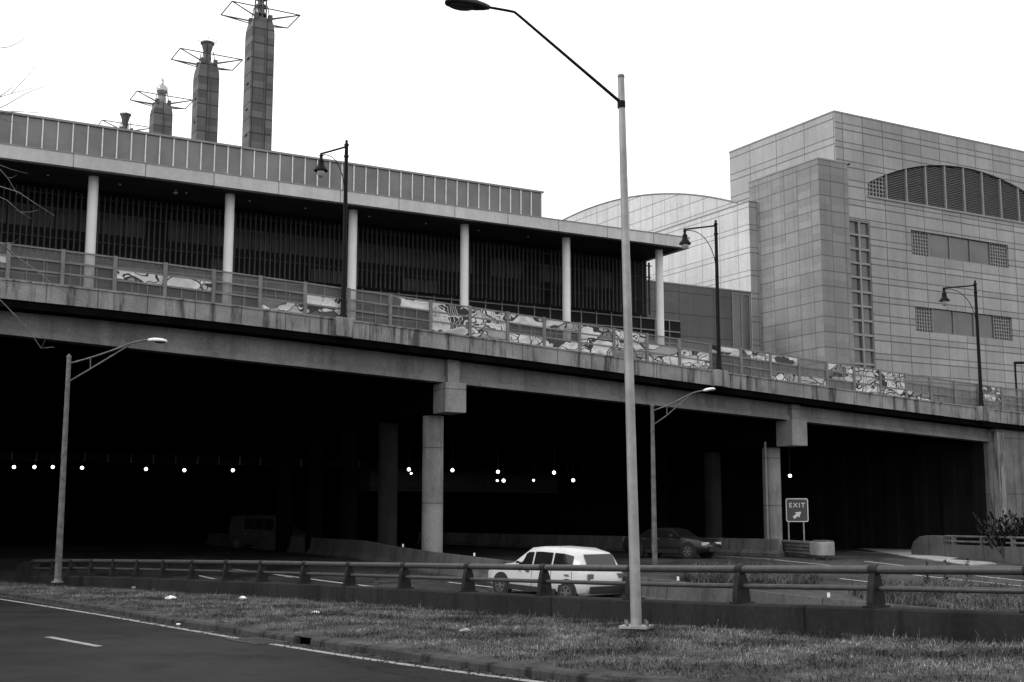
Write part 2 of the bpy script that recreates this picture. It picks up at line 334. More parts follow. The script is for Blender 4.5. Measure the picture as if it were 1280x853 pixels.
# kerb stones
mb = MB(); prof = [(0, -.3), (0, .095), (.012, .105), (.09, .10), (.115, .08), (.125, -.3)]
vs = []
for i in range(len(kerb)):
    wob = .012 * math.sin(i * .9) * math.sin(i * .37)
    for a, b in prof: vs.append(kerb[i] + kn[i] * a + Z * (b + (wob if b > 0 else 0)))
# inlet opening: skip two spans of kerb near pixel (392, 800)
tgt = on_r(395, 802, .0); ki = int(np.argmin(np.linalg.norm(kerb[:, :2] - tgt[:2], axis=1)))
n = len(prof); fs = []
for i in range(len(kerb) - 1):
    if i == ki: continue
    for k in range(n - 1): fs.append((i * n + k, i * n + k + 1, (i + 1) * n + k + 1, (i + 1) * n + k))
for e in (0, ki, ki + 1, len(kerb) - 1): fs.append(tuple(e * n + k for k in range(n)))
tag(MB().add(vs, fs).build('kerb', M['kerb']), kind='structure')
inlet = thing('storm_drain', loc_of(kerb[ki]), 'dark storm drain inlet with iron grate in the kerb at the road edge', 'storm drain')
a, b = kerb[ki], kerb[ki + 1]
MB().hexa([a + kn[ki] * .02 - Z * .4, b + kn[ki] * .02 - Z * .4, b - kn[ki] * .25 - Z * .4, a - kn[ki] * .25 - Z * .4, a + kn[ki] * .02 - Z * .02, b + kn[ki] * .02 - Z * .02, b - kn[ki] * .25 - Z * .02, a - kn[ki] * .25 - Z * .02]).build('catch_basin', M['iron'], inlet)
mb = MB(); c0 = (a + b) / 2 + kn[ki] * .42 - kt[ki] * .9
for k in range(9): mb.xbox(c0 + kt[ki] * (-.55 + k * .14) + Z * .012, (kt[ki], kn[ki], Z), (.03, .22, .008))
for s_ in (-.23, .23): mb.xbox(c0 + kn[ki] * s_ + Z * .013, (kt[ki], kn[ki], Z), (.62, .02, .009))
mb.build('grate', M['iron'], inlet)
# verge (grass strip) between kerb and wall
ext = wallc[0] + (wallc[0] - wallc[3]) / np.linalg.norm(wallc[0] - wallc[3]) * 14
ks = resample(kerb, 90); wl4 = np.column_stack([wallc[:, :2], WTOP - .40]); wl4 = np.vstack([[ext[0], ext[1], WTOP[0] - .6], wl4]); ws = resample(wl4, 90)
ks[:, 2] = [zr(y) + .085 for y in ks[:, 1]]; rows = 14; vs = []
for i in range(90):
    for j in range(rows):
        t = j / (rows - 1); p = ks[i] * (1 - t) + ws[i] * t
        vs.append((p[0], p[1], p[2] + .05 * math.sin(math.pi * t) + .015 * math.sin(p[0] * 2.1 + p[1]) * math.sin(math.pi * t)))
fs = [(i * rows + j, (i + 1) * rows + j, (i + 1) * rows + j + 1, i * rows + j + 1) for i in range(89) for j in range(rows - 1)]
verge = MB().add(vs, fs, True).build('verge', M['soil']); tag(verge, kind='structure')
VG = np.array(vs).reshape(90, rows, 3)
# road paint
edge_px = [(-60, 741), (0, 749.2), (120, 768), (224, 786), (340, 805.5), (430, 820), (540, 836), (668, 852.5), (790, 868)]
ribbon('edge_line', smooth_curve([on_r(x, y, 0) for x, y in edge_px], 60, 4), .12, M['paint'])
ribbon('lane_line', [on_r(60, 796.5, 0), on_r(124, 808.5, 0)], .12, M['paint'])
dl = on_r(124, 808.5, 0) - on_r(60, 796.5, 0); st0 = on_r(60, 796.5, 0)
for k in (-3, 3, 6):
    if k < 0: ribbon('lane_line', [st0 + dl * k + np.array([-.6, 0, 0]), st0 + dl * (k + 1) + np.array([-.4, 0, 0])], .12, M['paint'])

# highway sheet: sloping part, then level into the underpass
hw = []
XS = np.linspace(-90, 100, 20); YS = [8, 20, 32, 44, 58, 75, 100, 170]
for y in YS:
    for x in XS: hw.append((x, y, zh(y)))
nx = len(XS); fs = [(j * nx + i, j * nx + i + 1, (j + 1) * nx + i + 1, (j + 1) * nx + i) for j in range(len(YS) - 1) for i in range(nx - 1)]
tag(MB().add(hw, fs).build('highway', M['asphalt_far']), kind='structure')
def hline(name, pxs, w=.14):
    pts = []
    for (x0, y0), (x1, y1) in zip(pxs[:-1], pxs[1:]):
        for k in range(6): pts.append(on_h(x0 + (x1 - x0) * k / 6, y0 + (y1 - y0) * k / 6))
    pts.append(on_h(*pxs[-1])); ribbon(name, pts, w, M['paint_far'], .005)
hline('edge_line', [(894, 695), (960, 699), (1037, 707)])
hline('lane_line', [(1081, 702), (1139, 708.5)]); hline('edge_line', [(1142, 719), (1210, 726), (1290, 734)], .16)
hline('lane_line', [(1220, 720), (1290, 727.5)]); hline('lane_line', [(1060, 689), (1120, 693), (1190, 701)])
hline('edge_line', [(1050, 723.5), (1133, 733), (1180, 737)])
hline('edge_line', [(335, 717), (410, 727), (495, 737)], .22); hline('edge_line', [(395, 731), (450, 736), (520, 741)], .16)
hline('edge_line', [(285, 711), (330, 716), (365, 722)], .18); hline('lane_line', [(240, 718), (268, 724)], .2)
hline('edge_line', [(560, 728), (640, 737), (720, 748)], .16)
# pale paved strip beside the far low wall
sp = [(1050, 681.5), (1090, 681), (1140, 685), (1190, 694), (1246, 706), (1216, 707.5), (1150, 699), (1095, 690.5)]
mb = MB().prism([on_h(x, y) + Z * .0 for x, y in sp][::-1], (0, 0, .05)); tag(mb.build('pavement', M['shoulder']), kind='structure')

# ================================================================== OVERPASS
VB = 46.8                                     # front of the bridge parapet
pu, pz = [], []
for x, y in ((-140, 336), (0, 350), (215, 373), (430, 399.5), (640, 430.5), (850, 460.5), (1065, 489), (1280, 516.5), (1400, 531)):
    u_, _, z_ = uv(on_v(x, y, VB)); pu.append(u_); pz.append(z_)
pc = np.polyfit(pu, pz, 3)
def zpar(u): return float(np.polyval(pc, min(max(u, pu[0] - 3), pu[-1] + 3)))
gl0 = uv(on_v(0, 417.6, VB + .75)); gl1 = uv(on_v(1236, 552.5, VB + .75))
def zgir(u): return gl0[2] + (gl1[2] - gl0[2]) * (u - gl0[0]) / (gl1[0] - gl0[0])
zpb = lambda u: zpar(u) - .66
UA = u_at(1240, VB + .75, 600)                # right abutment
UL = -34.                                     # left abutment, out of frame
UR = 110.
cap_u = [u_at(570, VB + .4, 500), u_at(1000, VB + .4, 545)]
over = thing('overpass', P(20, VB, 0), 'long concrete overpass with stained parapet crossing above the dark highway underpass', 'overpass')
mb = MB(); us = np.arange(UL - 10, UR + 1, 1.8)
for a, b in zip(us[:-1], us[1:]): mb.boxs(a, b, VB, VB + .28, zpb, zpar)
mb.build('parapet', M['parapet'], over)
mb = MB()
for a, b in zip(us[:-1], us[1:]): mb.boxs(a, b, VB - .05, VB + .34, zpar, lambda u: zpar(u) + .05)
mb.build('parapet_cap', M['parapet'], over)
mb = MB()
for a, b in zip(us[:-1], us[1:]): mb.boxs(a, b, VB + .06, VB + 32, lambda u: zpar(u) - .95, lambda u: zpar(u) - .64)
mb.build('deck_slab', M['underpass_shade'], over)
# girders, one per span, each with a bottom flange
edges = [UL] + [cap_u[0]] + [cap_u[1]] + [UA]
for i, (a, b) in enumerate(zip(edges[:-1], edges[1:])):
    a2 = a + .33 if i else a; b2 = b - .33 if i < 2 else b
    mb = MB()
    m_ = 8
    for k in range(m_):
        x0 = a2 + (b2 - a2) * k / m_; x1 = a2 + (b2 - a2) * (k + 1) / m_
        mb.boxs(x0, x1, VB + .85, VB + 1.15, zgir, lambda u: zpar(u) - .95)
        mb.boxs(x0, x1, VB + .72, VB + 1.3, zgir, lambda u: zgir(u) + .17)
        mb.hexa([P(x0, VB + .72, zgir(x0) + .17), P(x1, VB + .72, zgir(x1) + .17), P(x1, VB + .86, zgir(x1) + .17), P(x0, VB + .86, zgir(x0) + .17),
                 P(x0, VB + .845, zgir(x0) + .30), P(x1, VB + .845, zgir(x1) + .30), P(x1, VB + .86, zgir(x1) + .30), P(x0, VB + .86, zgir(x0) + .30)])
    mb.build('girder', M['girder'], over)
for j in range(12):
    vv = VB + 3.3 + j * 2.4
    MB().boxs(UL, UA, vv, vv + .4, zgir, lambda u: zpar(u) - .94).build('girder', M['underpass_shade'], over)
capmesh = []
for i, cu in enumerate(cap_u):
    MB().boxs(cu - .28, cu + .28, VB + .62, VB + 1.2, zgir, lambda u: zpar(u) - .955).build('girder_diaphragm', M['pier'], over)
    zt = zgir(cu); 
    hw_ = .50
    MB().box(cu - hw_, cu + hw_, VB + .4, VB + 1.6, zt - 1.28, zt - .004).build('pier_cap', M['pier'], over, bevel=.03)
    MB().box(cu - hw_ + .002, cu + hw_ - .002, VB + 1.601, VB + 38, zt - 1.275, zt - .006).build('pier_cap', M['underpass_shade'], over)  # rest of the cap: darkness under the deck painted into its colour
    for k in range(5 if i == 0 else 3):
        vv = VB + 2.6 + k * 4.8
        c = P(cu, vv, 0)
        MB().lathe((c[0], c[1], -.3), [(.46, 0), (.46, 2.6), (.46, zt - 1.28 + .3 - .003)], 28).build('column', M['pier'] if k == 0 else M['pier_shaded'] if k == 1 else M['underpass_shade'], over)  # columns get darker further in: fading daylight put into their colour
mb = MB().tube([P(cap_u[1] - .62, VB + 2.3, -.1), P(cap_u[1] - .62, VB + 2.3, zgir(cap_u[1]) - 1.0)], .06, 6); mb.build('drain_pipe', M['pier'], over)
# underpass shell: far wall, left wall, ribbed right wall
MB().box(UL, UA + 1, VB + 78, VB + 79, -1, 14).build('end_wall', M['underpass_shade'], over)
MB().box(UL - 1, UL, VB + 1, VB + 78, -1, 12).build('side_wall', M['underpass_shade'], over)
MB().box(UL - 1, UA + 20, VB + 32.01, VB + 80, 6.2, 7.6).build('ceiling', M['underpass_shade'], over)
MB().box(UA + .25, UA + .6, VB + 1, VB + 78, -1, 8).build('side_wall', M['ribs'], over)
mb = MB()
for k in range(7): mb.box(UA + .0, UA + .25, VB + 1.2 + k * 2.2, VB + 2.1 + k * 2.2, -.5, 8)
mb.build('wall_rib', M['ribs'], over)
MB().boxs(UA, UR, VB + .33, VB + 1.2, lambda u: -3., lambda u: zpar(u) - .97).build('abutment', M['abut'], over)
MB().boxs(UA - .02, UA + .5, VB + .22, VB + .9, lambda u: -3., lambda u: zpar(u) - 1.15).build('abutment_edge', M['parapet'], over)
MB().box(UL - 60, UL, VB + .5, VB + 1.5, -3, 9).build('abutment', M['abut'], over)
# raised ground the buildings stand on
upper = MB()
uu = [-120, -34, 0, 30, 58, 110, 200]
for a, b in zip(uu[:-1], uu[1:]): upper.boxs(a, b, VB + 32.02, 320, lambda u: zpar(u) - .95, lambda u: zpar(u) - .7)
tag(upper.build('upper_ground', M['deck']), kind='structure')

# ---- fence on the parapet
p0 = u_at(10, VB + .14, 330); p21 = u_at(1033, VB + .14, 470); dp = (p21 - p0) / 21
FH = 1.34; VF = VB + .14
fence = thing('parapet_fence', P(20, VF, zpar(20)), 'long grey steel screen fence on top of the overpass parapet', 'fence')
npost = 33; postu = [p0 + dp * (k - 2) for k in range(npost + 2)]
for u_ in postu:
    MB().box(u_ - .065, u_ + .065, VF - .09, VF + .06, zpar(u_) + .04, zpar(u_) + .05 + FH).build('post', M['wire'], fence)
for a, b in zip(postu[:-1], postu[1:]):
    a2, b2 = a + .066, b - .066
    mb = MB()
    for h0, h1 in ((.05, .10), (.46, .53), (.88, .95), (FH - .03, FH + .03)):
        mb.boxs(a2, b2, VF - .045, VF + .0, lambda u: zpar(u) + h0, lambda u: zpar(u) + h1)
    for q in (1 / 3, 2 / 3):
        x = a2 + (b2 - a2) * q; mb.boxs(x - .015, x + .015, VF - .02, VF + .004, lambda u: zpar(u) + .10, lambda u: zpar(u) + .88)
    mb.build('rail', M['wire'], fence)
    for h0, h1, mt in ((.10, .88, 'scr2'), (.88, FH - .03, 'scr')):
        mb = MB(); mb.add([P(a2, VF + .012, zpar(a2) + h0), P(b2, VF + .012, zpar(b2) + h0), P(b2, VF + .012, zpar(b2) + h1), P(a2, VF + .012, zpar(a2) + h1)], [(0, 1, 2, 3)])
        mb.build('screen', M[mt], fence)
# ---- printed panels fixed into the fence bays (bay index counts from the post at the far left)
ORD = ['first', 'second', 'third', 'fourth', 'fifth', 'sixth', 'seventh', 'eighth', 'ninth', 'tenth', 'eleventh']
rowz = [(.10, .46), (.53, .88), (.95, FH - .04)]
rn = {(0,): 'low', (1,): 'middle', (2,): 'upper', (0, 1): 'lower two thirds', (1, 2): 'upper two thirds', (0, 1, 2): 'full height'}
panels = {2: [(1,)], 3: [(1,)], 5: [(0,)], 6: [(0,), (1,)], 8: [(2,)], 9: [(0, 1, 2)], 10: [(0, 1, 2)], 11: [(2,), (0,)], 12: [(2,), (0,)], 13: [(0, 1, 2)], 14: [(0, 1, 2)], 15: [(0, 1)],
          16: [(0, 1)], 17: [(2,)], 18: [(2,)], 19: [(2,), (0,)], 20: [(0,)], 21: [(1, 2)], 22: [(0, 1, 2)], 23: [(1, 2), (0,)], 24: [(0,)], 27: [(1, 2)], -1: [(1,)]}
mtk = {2: 2, 3: 2, 5: 3, 6: 3, 8: 3, 9: 3, 10: 0, 11: 2, 12: 0, 13: 2, 14: 0, 15: 2, 16: 0, 17: 3, 18: 1, 19: 1, 20: 1, 21: 0, 22: 2, 23: 1, 24: 1, 27: 1, -1: 0}
def bayref(k):      # lamps stand at bays 6/7, 17 and 28
    if k <= 6: return ('%s bay left of the left overpass lamp' % ORD[6 - k])
    if k < 12: return ('%s bay right of the left overpass lamp' % ORD[k - 7])
    if k < 17: return ('%s bay left of the middle overpass lamp' % ORD[16 - k])
    if k < 22: return ('%s bay right of the middle overpass lamp' % ORD[k - 17])
    return ('%s bay left of the right overpass lamp' % ORD[28 - k])
for k, rl_ in panels.items():
    a, b = p0 + dp * k + .07, p0 + dp * (k + 1) - .07
    for rws in rl_:
        mb = MB()
        for r_ in rws:
            h0, h1 = rowz[r_]; mb.boxs(a, b, VF - .035, VF - .005, lambda u: zpar(u) + h0, lambda u: zpar(u) + h1)
        o = mb.build('printed_panel', PR[mtk[k] if len(rws) > 1 or rws[0] != 0 else (mtk[k] + 1) % 3], origin=P((a + b) / 2, VF, zpar(a)))
        tag(o, 'abstract monochrome print, %s strip, %s' % (rn[rws], bayref(k)) if len(rws) < 3 else 'abstract monochrome print, full height, %s' % bayref(k), 'art panel', 'printed panels on the overpass fence')

# ---- decorative lamps on the overpass
def deco_lamp(pxb, pyb, pxt, pyt, pxl, pyl, label, scale=1.):
    v = VB - .12
    b = on_v(pxb, pyb, v); ub, _, _ = uv(b); zb = zpar(ub)
    # pedestal block swelling out of the parapet (part of the lamp base)
    t = thing('street_lamp', P(ub, v, zb + .1), label, 'street lamp', 'black teardrop lamps along the overpass')
    MB().boxs(ub - .36, ub + .36, VB - .36, VB - .001, lambda u: zpar(u) - .70, lambda u: zpar(u) + .08).build('pedestal', M['parapet'], t, bevel=.02)
    ztop = uv(on_v(pxt, pyt, v))[2]
    c = P(ub, v, 0)
    MB().lathe((c[0], c[1], zb + .08), [(.16, 0), (.16, .1), (.12, .16), (.12, .7), (.10, .8)], 16).build('base', M['black'], t)
    MB().tube([c + Z * (zb + .85), c + Z * (ztop - .3), c + Z * ztop], [.10, .078, .075], 14).build('pole', M['black'], t)
    MB().lathe((c[0], c[1], ztop - .5), [(.09, 0), (.11, .05), (.09, .1)], 14).build('collar', M['black'], t); MB().lathe((c[0], c[1], ztop - 2.6), [(.08, 0), (.105, .04), (.08, .1)], 14).build('collar', M['black'], t); mb = MB(); mb.lathe((c[0], c[1], ztop), [(.10, 0), (.10, .06), (.05, .12), (.065, .2), (.0, .27)], 14)
    mb.build('finial', M['black'], t)
    # arm reaches back along -U direction in the bridge plane
    L = on_v(pxl, pyl, v); ul = uv(L)[0]; zl = uv(L)[2]
    a0 = P(ub, v, ztop - .04); a1 = P(ul, v, zl + .12)
    MB().tube([a0, a1, a1 + (a1 - a0) * .03], .04, 8).build('arm', M['black'], t)
    pts = []
    for k in range(13):
        q = k / 12; an = q * math.pi / 2
        pts.append(P(ul + (ub - ul) * math.sin(an) ** 1.0 * .98 + .02, v, zl + .06 - (zl + .06 - (ztop - 2.5)) * (1 - math.cos(an)) + .22 * math.sin(2 * an)))
    MB().tube(pts, .02, 6).build('brace', M['black'], t)
    h = P(ul, v, zl)
    MB().lathe((h[0], h[1], zl - .62), [(.29, .02), (.27, .08), (.15, .22), (.11, .40), (.13, .44), (.07, .50), (.06, .62), (.09, .66), (.03, .74), (.0, .80)], 20).build('lamp_shade', M['black'], t)
    MB().lathe((h[0], h[1], zl - .92), [(.0, .04), (.07, .06), (.13, .13), (.16, .22), (.16, .31)], 18).build('lamp_bowl', M['glassbowl'], t)
deco_lamp(429, 398, 430.5, 182, 401.5, 196, 'black teardrop street lamp on the overpass in front of the pillared pavilion')
deco_lamp(899, 462, 892.5, 281, 856, 290, 'black teardrop street lamp on the overpass beside the grey metal building')
deco_lamp(1227, 508, 1218.5, 356, 1180, 363, 'black teardrop street lamp on the overpass in front of the big stone building')

# ================================================================== PILLARED PAVILION
VG_ = 84.; VS = VG_ + 3.2; VFa = VG_ - 2.0; VC = VG_ + 7
pav = thing('pavilion', P(40, VG_, zpar(40)), 'long low pavilion with round white pillars, dark slatted screens and a glass clerestory', 'building')
UEnd = u_at(858, VFa, 304)
zf1 = z_at(713, 277.5, VFa); zf0 = z_at(713, 291.0, VFa)
ULs = -25
MB().box(ULs, UEnd, VFa, VFa + .5, zf0, zf1).build('fascia', M['fascia'], pav)
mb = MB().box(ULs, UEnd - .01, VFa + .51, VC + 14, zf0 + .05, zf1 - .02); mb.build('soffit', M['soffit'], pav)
MB().box(UEnd - .001, UEnd + .35, VFa, VC + 14, zf0, zf1).build('end_fascia', M['fascia'], pav)
MB().box(ULs, UEnd + .38, VFa - .04, VFa + .2, zf1 + .001, zf1 + .07).build('roof_edge', M['coping'], pav)
colpx = [112, 283.5, 438.5, 580, 708, 824]
cu_ = [u_at(x, VG_, 330) for x in colpx]; step = (cu_[-1] - cu_[0]) / 5
cols = [cu_[0] + step * k for k in range(-3, 6)]
for u_ in cols:
    c = P(u_, VG_, 0); MB().lathe((c[0], c[1], zpar(u_) - 1), [(.33, 0), (.33, zf0 + .049 - zpar(u_) + 1)], 24).build('pillar', M['col'], pav)
# slatted screens, one per bay
zs1a = z_at(816, 329, VS); zs0a = z_at(817, 394, VS); zs1b = z_at(5, 229, VS)
zs1 = zs1a * .5 + zs1b * .5; zs0 = zs0a
usend = u_at(817, VS, 360)
bays = cols + [usend]
for a, b in zip([ULs] + cols, cols + [usend]):
    if b - a < 1: continue
    mb = MB(); x = math.ceil((a + .2) / .385) * .385; i = 0
    while x < b - .1:
        dd = random.uniform(-.02, .02)
        mb.box(x - .05, x + .05, VS + dd, VS + .18, zs0 + random.uniform(-.03, .03), zs1); x += .385
    mb.box(a, b, VS + .25, VS + .30, zs0 + 1.3, zs0 + 1.38); mb.box(a, b, VS + .25, VS + .30, zs0 + 3.3, zs0 + 3.38); mb.box(a, b, VS + .25, VS + .30, zs1 - .3, zs1 - .2)
    mb.build('slat_screen', M['fin'], pav)
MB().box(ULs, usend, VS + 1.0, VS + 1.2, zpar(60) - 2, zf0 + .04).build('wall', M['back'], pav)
mb = MB(); random.seed(3)
for k in range(-20, 60):
    x = k * 1.54
    if x < ULs or x > usend - 3: continue
    if x < 45 or (k % 3): 
        if random.random() < .9: MB().box(x + .04, x + 1.50, VS + .96, VS + .99, zs1 - 2.5, zs1 - 1.0).build('window_blind', M['blind'], pav)
        if random.random() < .12: MB().box(x + .1, x + 1.44, VS + .96, VS + .99, zs0 + .2, zs0 + 1.2).build('window_blind', M['blind'], pav)
mb = MB()       # street-level glazing bars below the screens
x = ULs
while x < usend + 3.5:
    mb.box(x - .04, x + .04, VS + .9, VS + .99, zpar(60) - 2, zs0 + .05); x += 1.54
for hz in (.15, 1.15, 2.2): mb.box(ULs, usend + 3.5, VS + .91, VS + .98, zs0 - hz - .05, zs0 - hz + .05)
mb.build('glazing_bar', M['mull_dark'], pav)
MB().box(usend, usend + 3.6, VS + 1.0, VS + 1.2, zpar(60) - 2, zs0 - .1).build('wall', M['back'], pav)
# clerestory
uce = u_at(677, VC, 250); zc1 = z_at(677, 238, VC); zc0 = zf1 - .3
zc1 = .5 * (zc1 + z_at(0, 140.5, VC))
MB().box(ULs, uce, VC, VC + 10, zc0, zc1 - .16).build('clerestory_glass', M['cl_glass'], pav)
mb = MB(); nmu = 200; x = uce - .06; sp_ = (u_at(652.7, VC, 240) - u_at(62 / 2.942, VC, 160)) / 38.0
du = abs(u_at(21, VC) - u_at(41, VC))
spm = (u_at(417, VC, 210) - u_at(21, VC, 160)) / 23.0
k = 0
while x > ULs:
    mb.box(x - .038, x + .038, VC - .10, VC - .003, zc0, zc1 - .17); x -= spm; k += 1
x = VC + 1.6
while x < VC + 10: mb.box(uce + .003, uce + .13, x - .05, x + .05, zc0, zc1 - .17); x += 1.7
mb.build('mullion', M['mull'], pav)
MB().box(ULs, uce + .02, VC - .05, VC - .004, zc0 + 1.25, zc0 + 1.40).build('transom', M['iron'], pav)
MB().box(ULs, uce + .15, VC - .16, VC + 10.1, zc1 - .158, zc1).build('roof', M['coping'], pav)
# soffit lamp
sl = on_v(220, 230, VG_ + .5); MB().lathe((sl[0], sl[1], zf0 - .32), [(.0, 0), (.12, .05), (.17, .16), (.08, .2), (.05, .36)], 12).build('soffit_light', M['glassbowl'], pav)
for x, y in ((60, 222), (150, 231), (233, 240), (312, 251), (382, 260), (462, 268), (532, 278), (598, 287), (660, 295)):
    u_ = u_at(x, VFa + 3, y); c = P(u_, VFa + 3, zf0); MB().lathe((c[0], c[1], zf0 + .0), [(.08, 0), (.08, .06)], 10).build('soffit_light', M['mull'], pav)

# grey metal building beyond the pavilion
VD = 94.; ude = u_at(939.5, VD, 400); zd1 = z_at(835, 354.5, VD)
gm = thing('metal_clad_building', P(ude, VD, zpar(ude)), 'low dark grey metal clad building between the pavilion and the stone building', 'building')
MB().box(40, ude, VD, VD + 2.2, 4, zd1).build('wall', M['grey_panel'], gm)
MB().box(40, ude + .1, VD - .06, VD + 2.3, zd1 + .002, zd1 + .12).build('roof_edge', M['coping'], gm)
w0 = u_at(916, VD, 420)
mb = MB()
for q in (0, .5, 1.): x = w0 + (ude - .25 - w0) * q; mb.box(x - .07, x + .07, VD - .1, VD - .041, 4, zd1 - .15)
mb.box(w0 + .071, ude - .33, VD - .1, VD - .041, zd1 - .3, zd1 - .16); fr = mb.build('window', M['mull_dark'], gm)
MB().box(w0, ude - .25, VD - .04, VD - .003, 4, zd1 - .2).build('pane', M['winglass'], fr)

# ================================================================== STONE EXHIBITION BUILDING
stone = thing('stone_building', P(90, 92, zpar(58)), 'large pale stone clad building with louvred arch, window bands and stepped corner blocks', 'building')
VT = 90.2
ZB = 3.
UT = u_at(1043.5, VT, 170); zt1 = z_at(1042.5, 140, VT)
def T(px, py): u_, _, z_ = uv(on_v(px, py, VT)); return u_, z_
z5 = lambda x, y: (850 + x / 2.942, 120 + y / 2.941)
z6 = lambda x, y: (850 + x / 2.942, 350 + y / 2.941)
def rect(pl, pr):      # bottom-left px, top-right px -> u0,u1,z0,z1
    a = T(*pl); b = T(*pr); return a[0], b[0], a[1], b[1]
# rectangle openings; z chosen from the left edge so that the opening is level
def band(l, r, yb, yt, top=False):
    if top: a = T(l, yt); return a[0], T(r, yt)[0], T(l, yb)[1], a[1]
    a = T(l, yb); b = T(l, yt); c = T(r, yb); return a[0], c[0], a[1], b[1]
w1 = band(z5(853, 0)[0], z5(1208, 0)[0], z5(0, 582)[1], z5(0, 493)[1])
w2 = band(z6(868, 0)[0], z6(1223, 0)[0], z6(0, 188)[1], z6(0, 97)[1])
st_ = band(z5(620, 0)[0], z5(697, 0)[0], 520, z5(0, 451)[1], True)
zsill = T(*z5(765, 378))[1]
archpts = [T(*z5(x, y)) for x, y in ((690, 320), (765, 280), (835, 258), (910, 248), (980, 250), (1050, 268))]
ua0 = T(*z5(690, 320))[0]; uac = T(*z5(1055, 268))[0]; zpk = max(p[1] for p in archpts)
# symmetric arch: circle through left springing and apex
zspr = archpts[0][1]
half = uac - ua0; hgt = zpk - zspr; rad = (half * half + hgt * hgt) / (2 * hgt); zcen = zpk - rad
def zarch(u): return zcen + math.sqrt(max(rad * rad - (u - uac) ** 2, 0))
UT2 = UT + 70
arcl = [(u_, zarch(u_)) for u_ in np.linspace(ua0, ua0 + 2 * half, 41)]
arch_loop = [(ua0, zsill)] + arcl + [(ua0 + 2 * half, zsill)]
def L3(lp, v=VT): return [P(a, v, b) for a, b in lp]
rl4 = lambda w: [(w[0], w[2]), (w[1], w[2]), (w[1], w[3]), (w[0], w[3])]
per = w1[1] - w1[0]
w1b = (w1[0] + 19.5, w1[1] + 19.5, w1[2], w1[3]); w2b = (w2[0] + 19.5, w2[1] + 19.5, w2[2], w2[3])
holes = [arch_loop, rl4(w1), rl4(w2), rl4(st_), rl4(w1b), rl4(w2b)]
v_, f_ = fill_loops([L3([(UT, ZB), (UT2, ZB), (UT2, zt1), (UT, zt1)])] + [L3(h) for h in holes])
mb = MB().add(v_, f_)
for h in holes:
    n = len(h)
    for i in range(n):
        a, b = h[i], h[(i + 1) % n]; mb.add([P(a[0], VT, a[1]), P(b[0], VT, b[1]), P(b[0], VT + .5, b[1]), P(a[0], VT + .5, a[1])], [(0, 1, 2, 3)])
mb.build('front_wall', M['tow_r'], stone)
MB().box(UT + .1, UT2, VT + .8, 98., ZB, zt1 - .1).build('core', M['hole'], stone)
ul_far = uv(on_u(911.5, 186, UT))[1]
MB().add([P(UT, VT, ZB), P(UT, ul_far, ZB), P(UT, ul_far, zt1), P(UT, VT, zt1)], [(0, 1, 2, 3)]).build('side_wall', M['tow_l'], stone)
MB().box(UT + .05, UT2, ul_far - .5, ul_far - .0, ZB, zt1 - .02).build('rear_wall', M['tow_r'], stone)
MB().box(UT - .05, UT2, VT - .05, ul_far + .05, zt1 + .002, zt1 + .16).build('coping', M['coping'], stone)
def window_band(w, nm=3):
    u0, u1, a, b = w; lat = (u1 - u0) * .185
    g_ = MB().box(u0 + lat, u1 - lat, VT + .28, VT + .33, a, b).build('window', M['winglass'], stone)
    fr = MB()
    for q in range(nm + 1): x = u0 + lat + (u1 - u0 - 2 * lat) * q / nm; fr.box(x - .06, x + .06, VT + .16, VT + .279, a, b)
    fr.box(u0 + lat + .061, u1 - lat - .061, VT + .18, VT + .279, a, a + .1); fr.build('window_frame', M['mull_dark'], g_)
    for x0, x1 in ((u0, u0 + lat - .07), (u1 - lat + .07, u1)):
        lb = MB().box(x0, x1, VT + .36, VT + .4, a, b).build('lattice_screen', M['hole'], stone)
        gr = MB(); n = 7; m = 7
        for q in range(n + 1): x = x0 + (x1 - x0) * q / n; gr.box(x - .055, x + .055, VT + .2, VT + .30, a, b)
        for q in range(m + 1): z_ = a + (b - a) * q / m; gr.box(x0 + .002, x1 - .002, VT + .23, VT + .28, z_ - .055, z_ + .055)
        gr.build('lattice', M['lattice'], lb)
for w in (w1, w2, w1b, w2b): window_band(w)
# stair window strip
u0, u1, a, b = st_
sw = MB().box(u0, u1, VT + .3, VT + .35, a, b).build('window', M['winglass'], stone)
fr = MB(); ph = (u1 - u0) * .62
fr.box((u0 + u1) / 2 - .12, (u0 + u1) / 2 + .12, VT + .05, VT + .299, a, b)
for x in (u0 + .05, u1 - .05): fr.box(x - .05, x + .05, VT + .08, VT + .299, a, b)
z_ = b - .06; k = 0; gap = T(z5(625, 0)[0], z5(0, 500)[1])[1] - T(z5(625, 0)[0], z5(0, 552)[1])[1]
while z_ > a: fr.box(u0 + .11, u1 - .11, VT + .07, VT + .299, z_ - .11, z_ + .11); z_ -= gap
fr.build('window_frame', M['lattice'], sw)
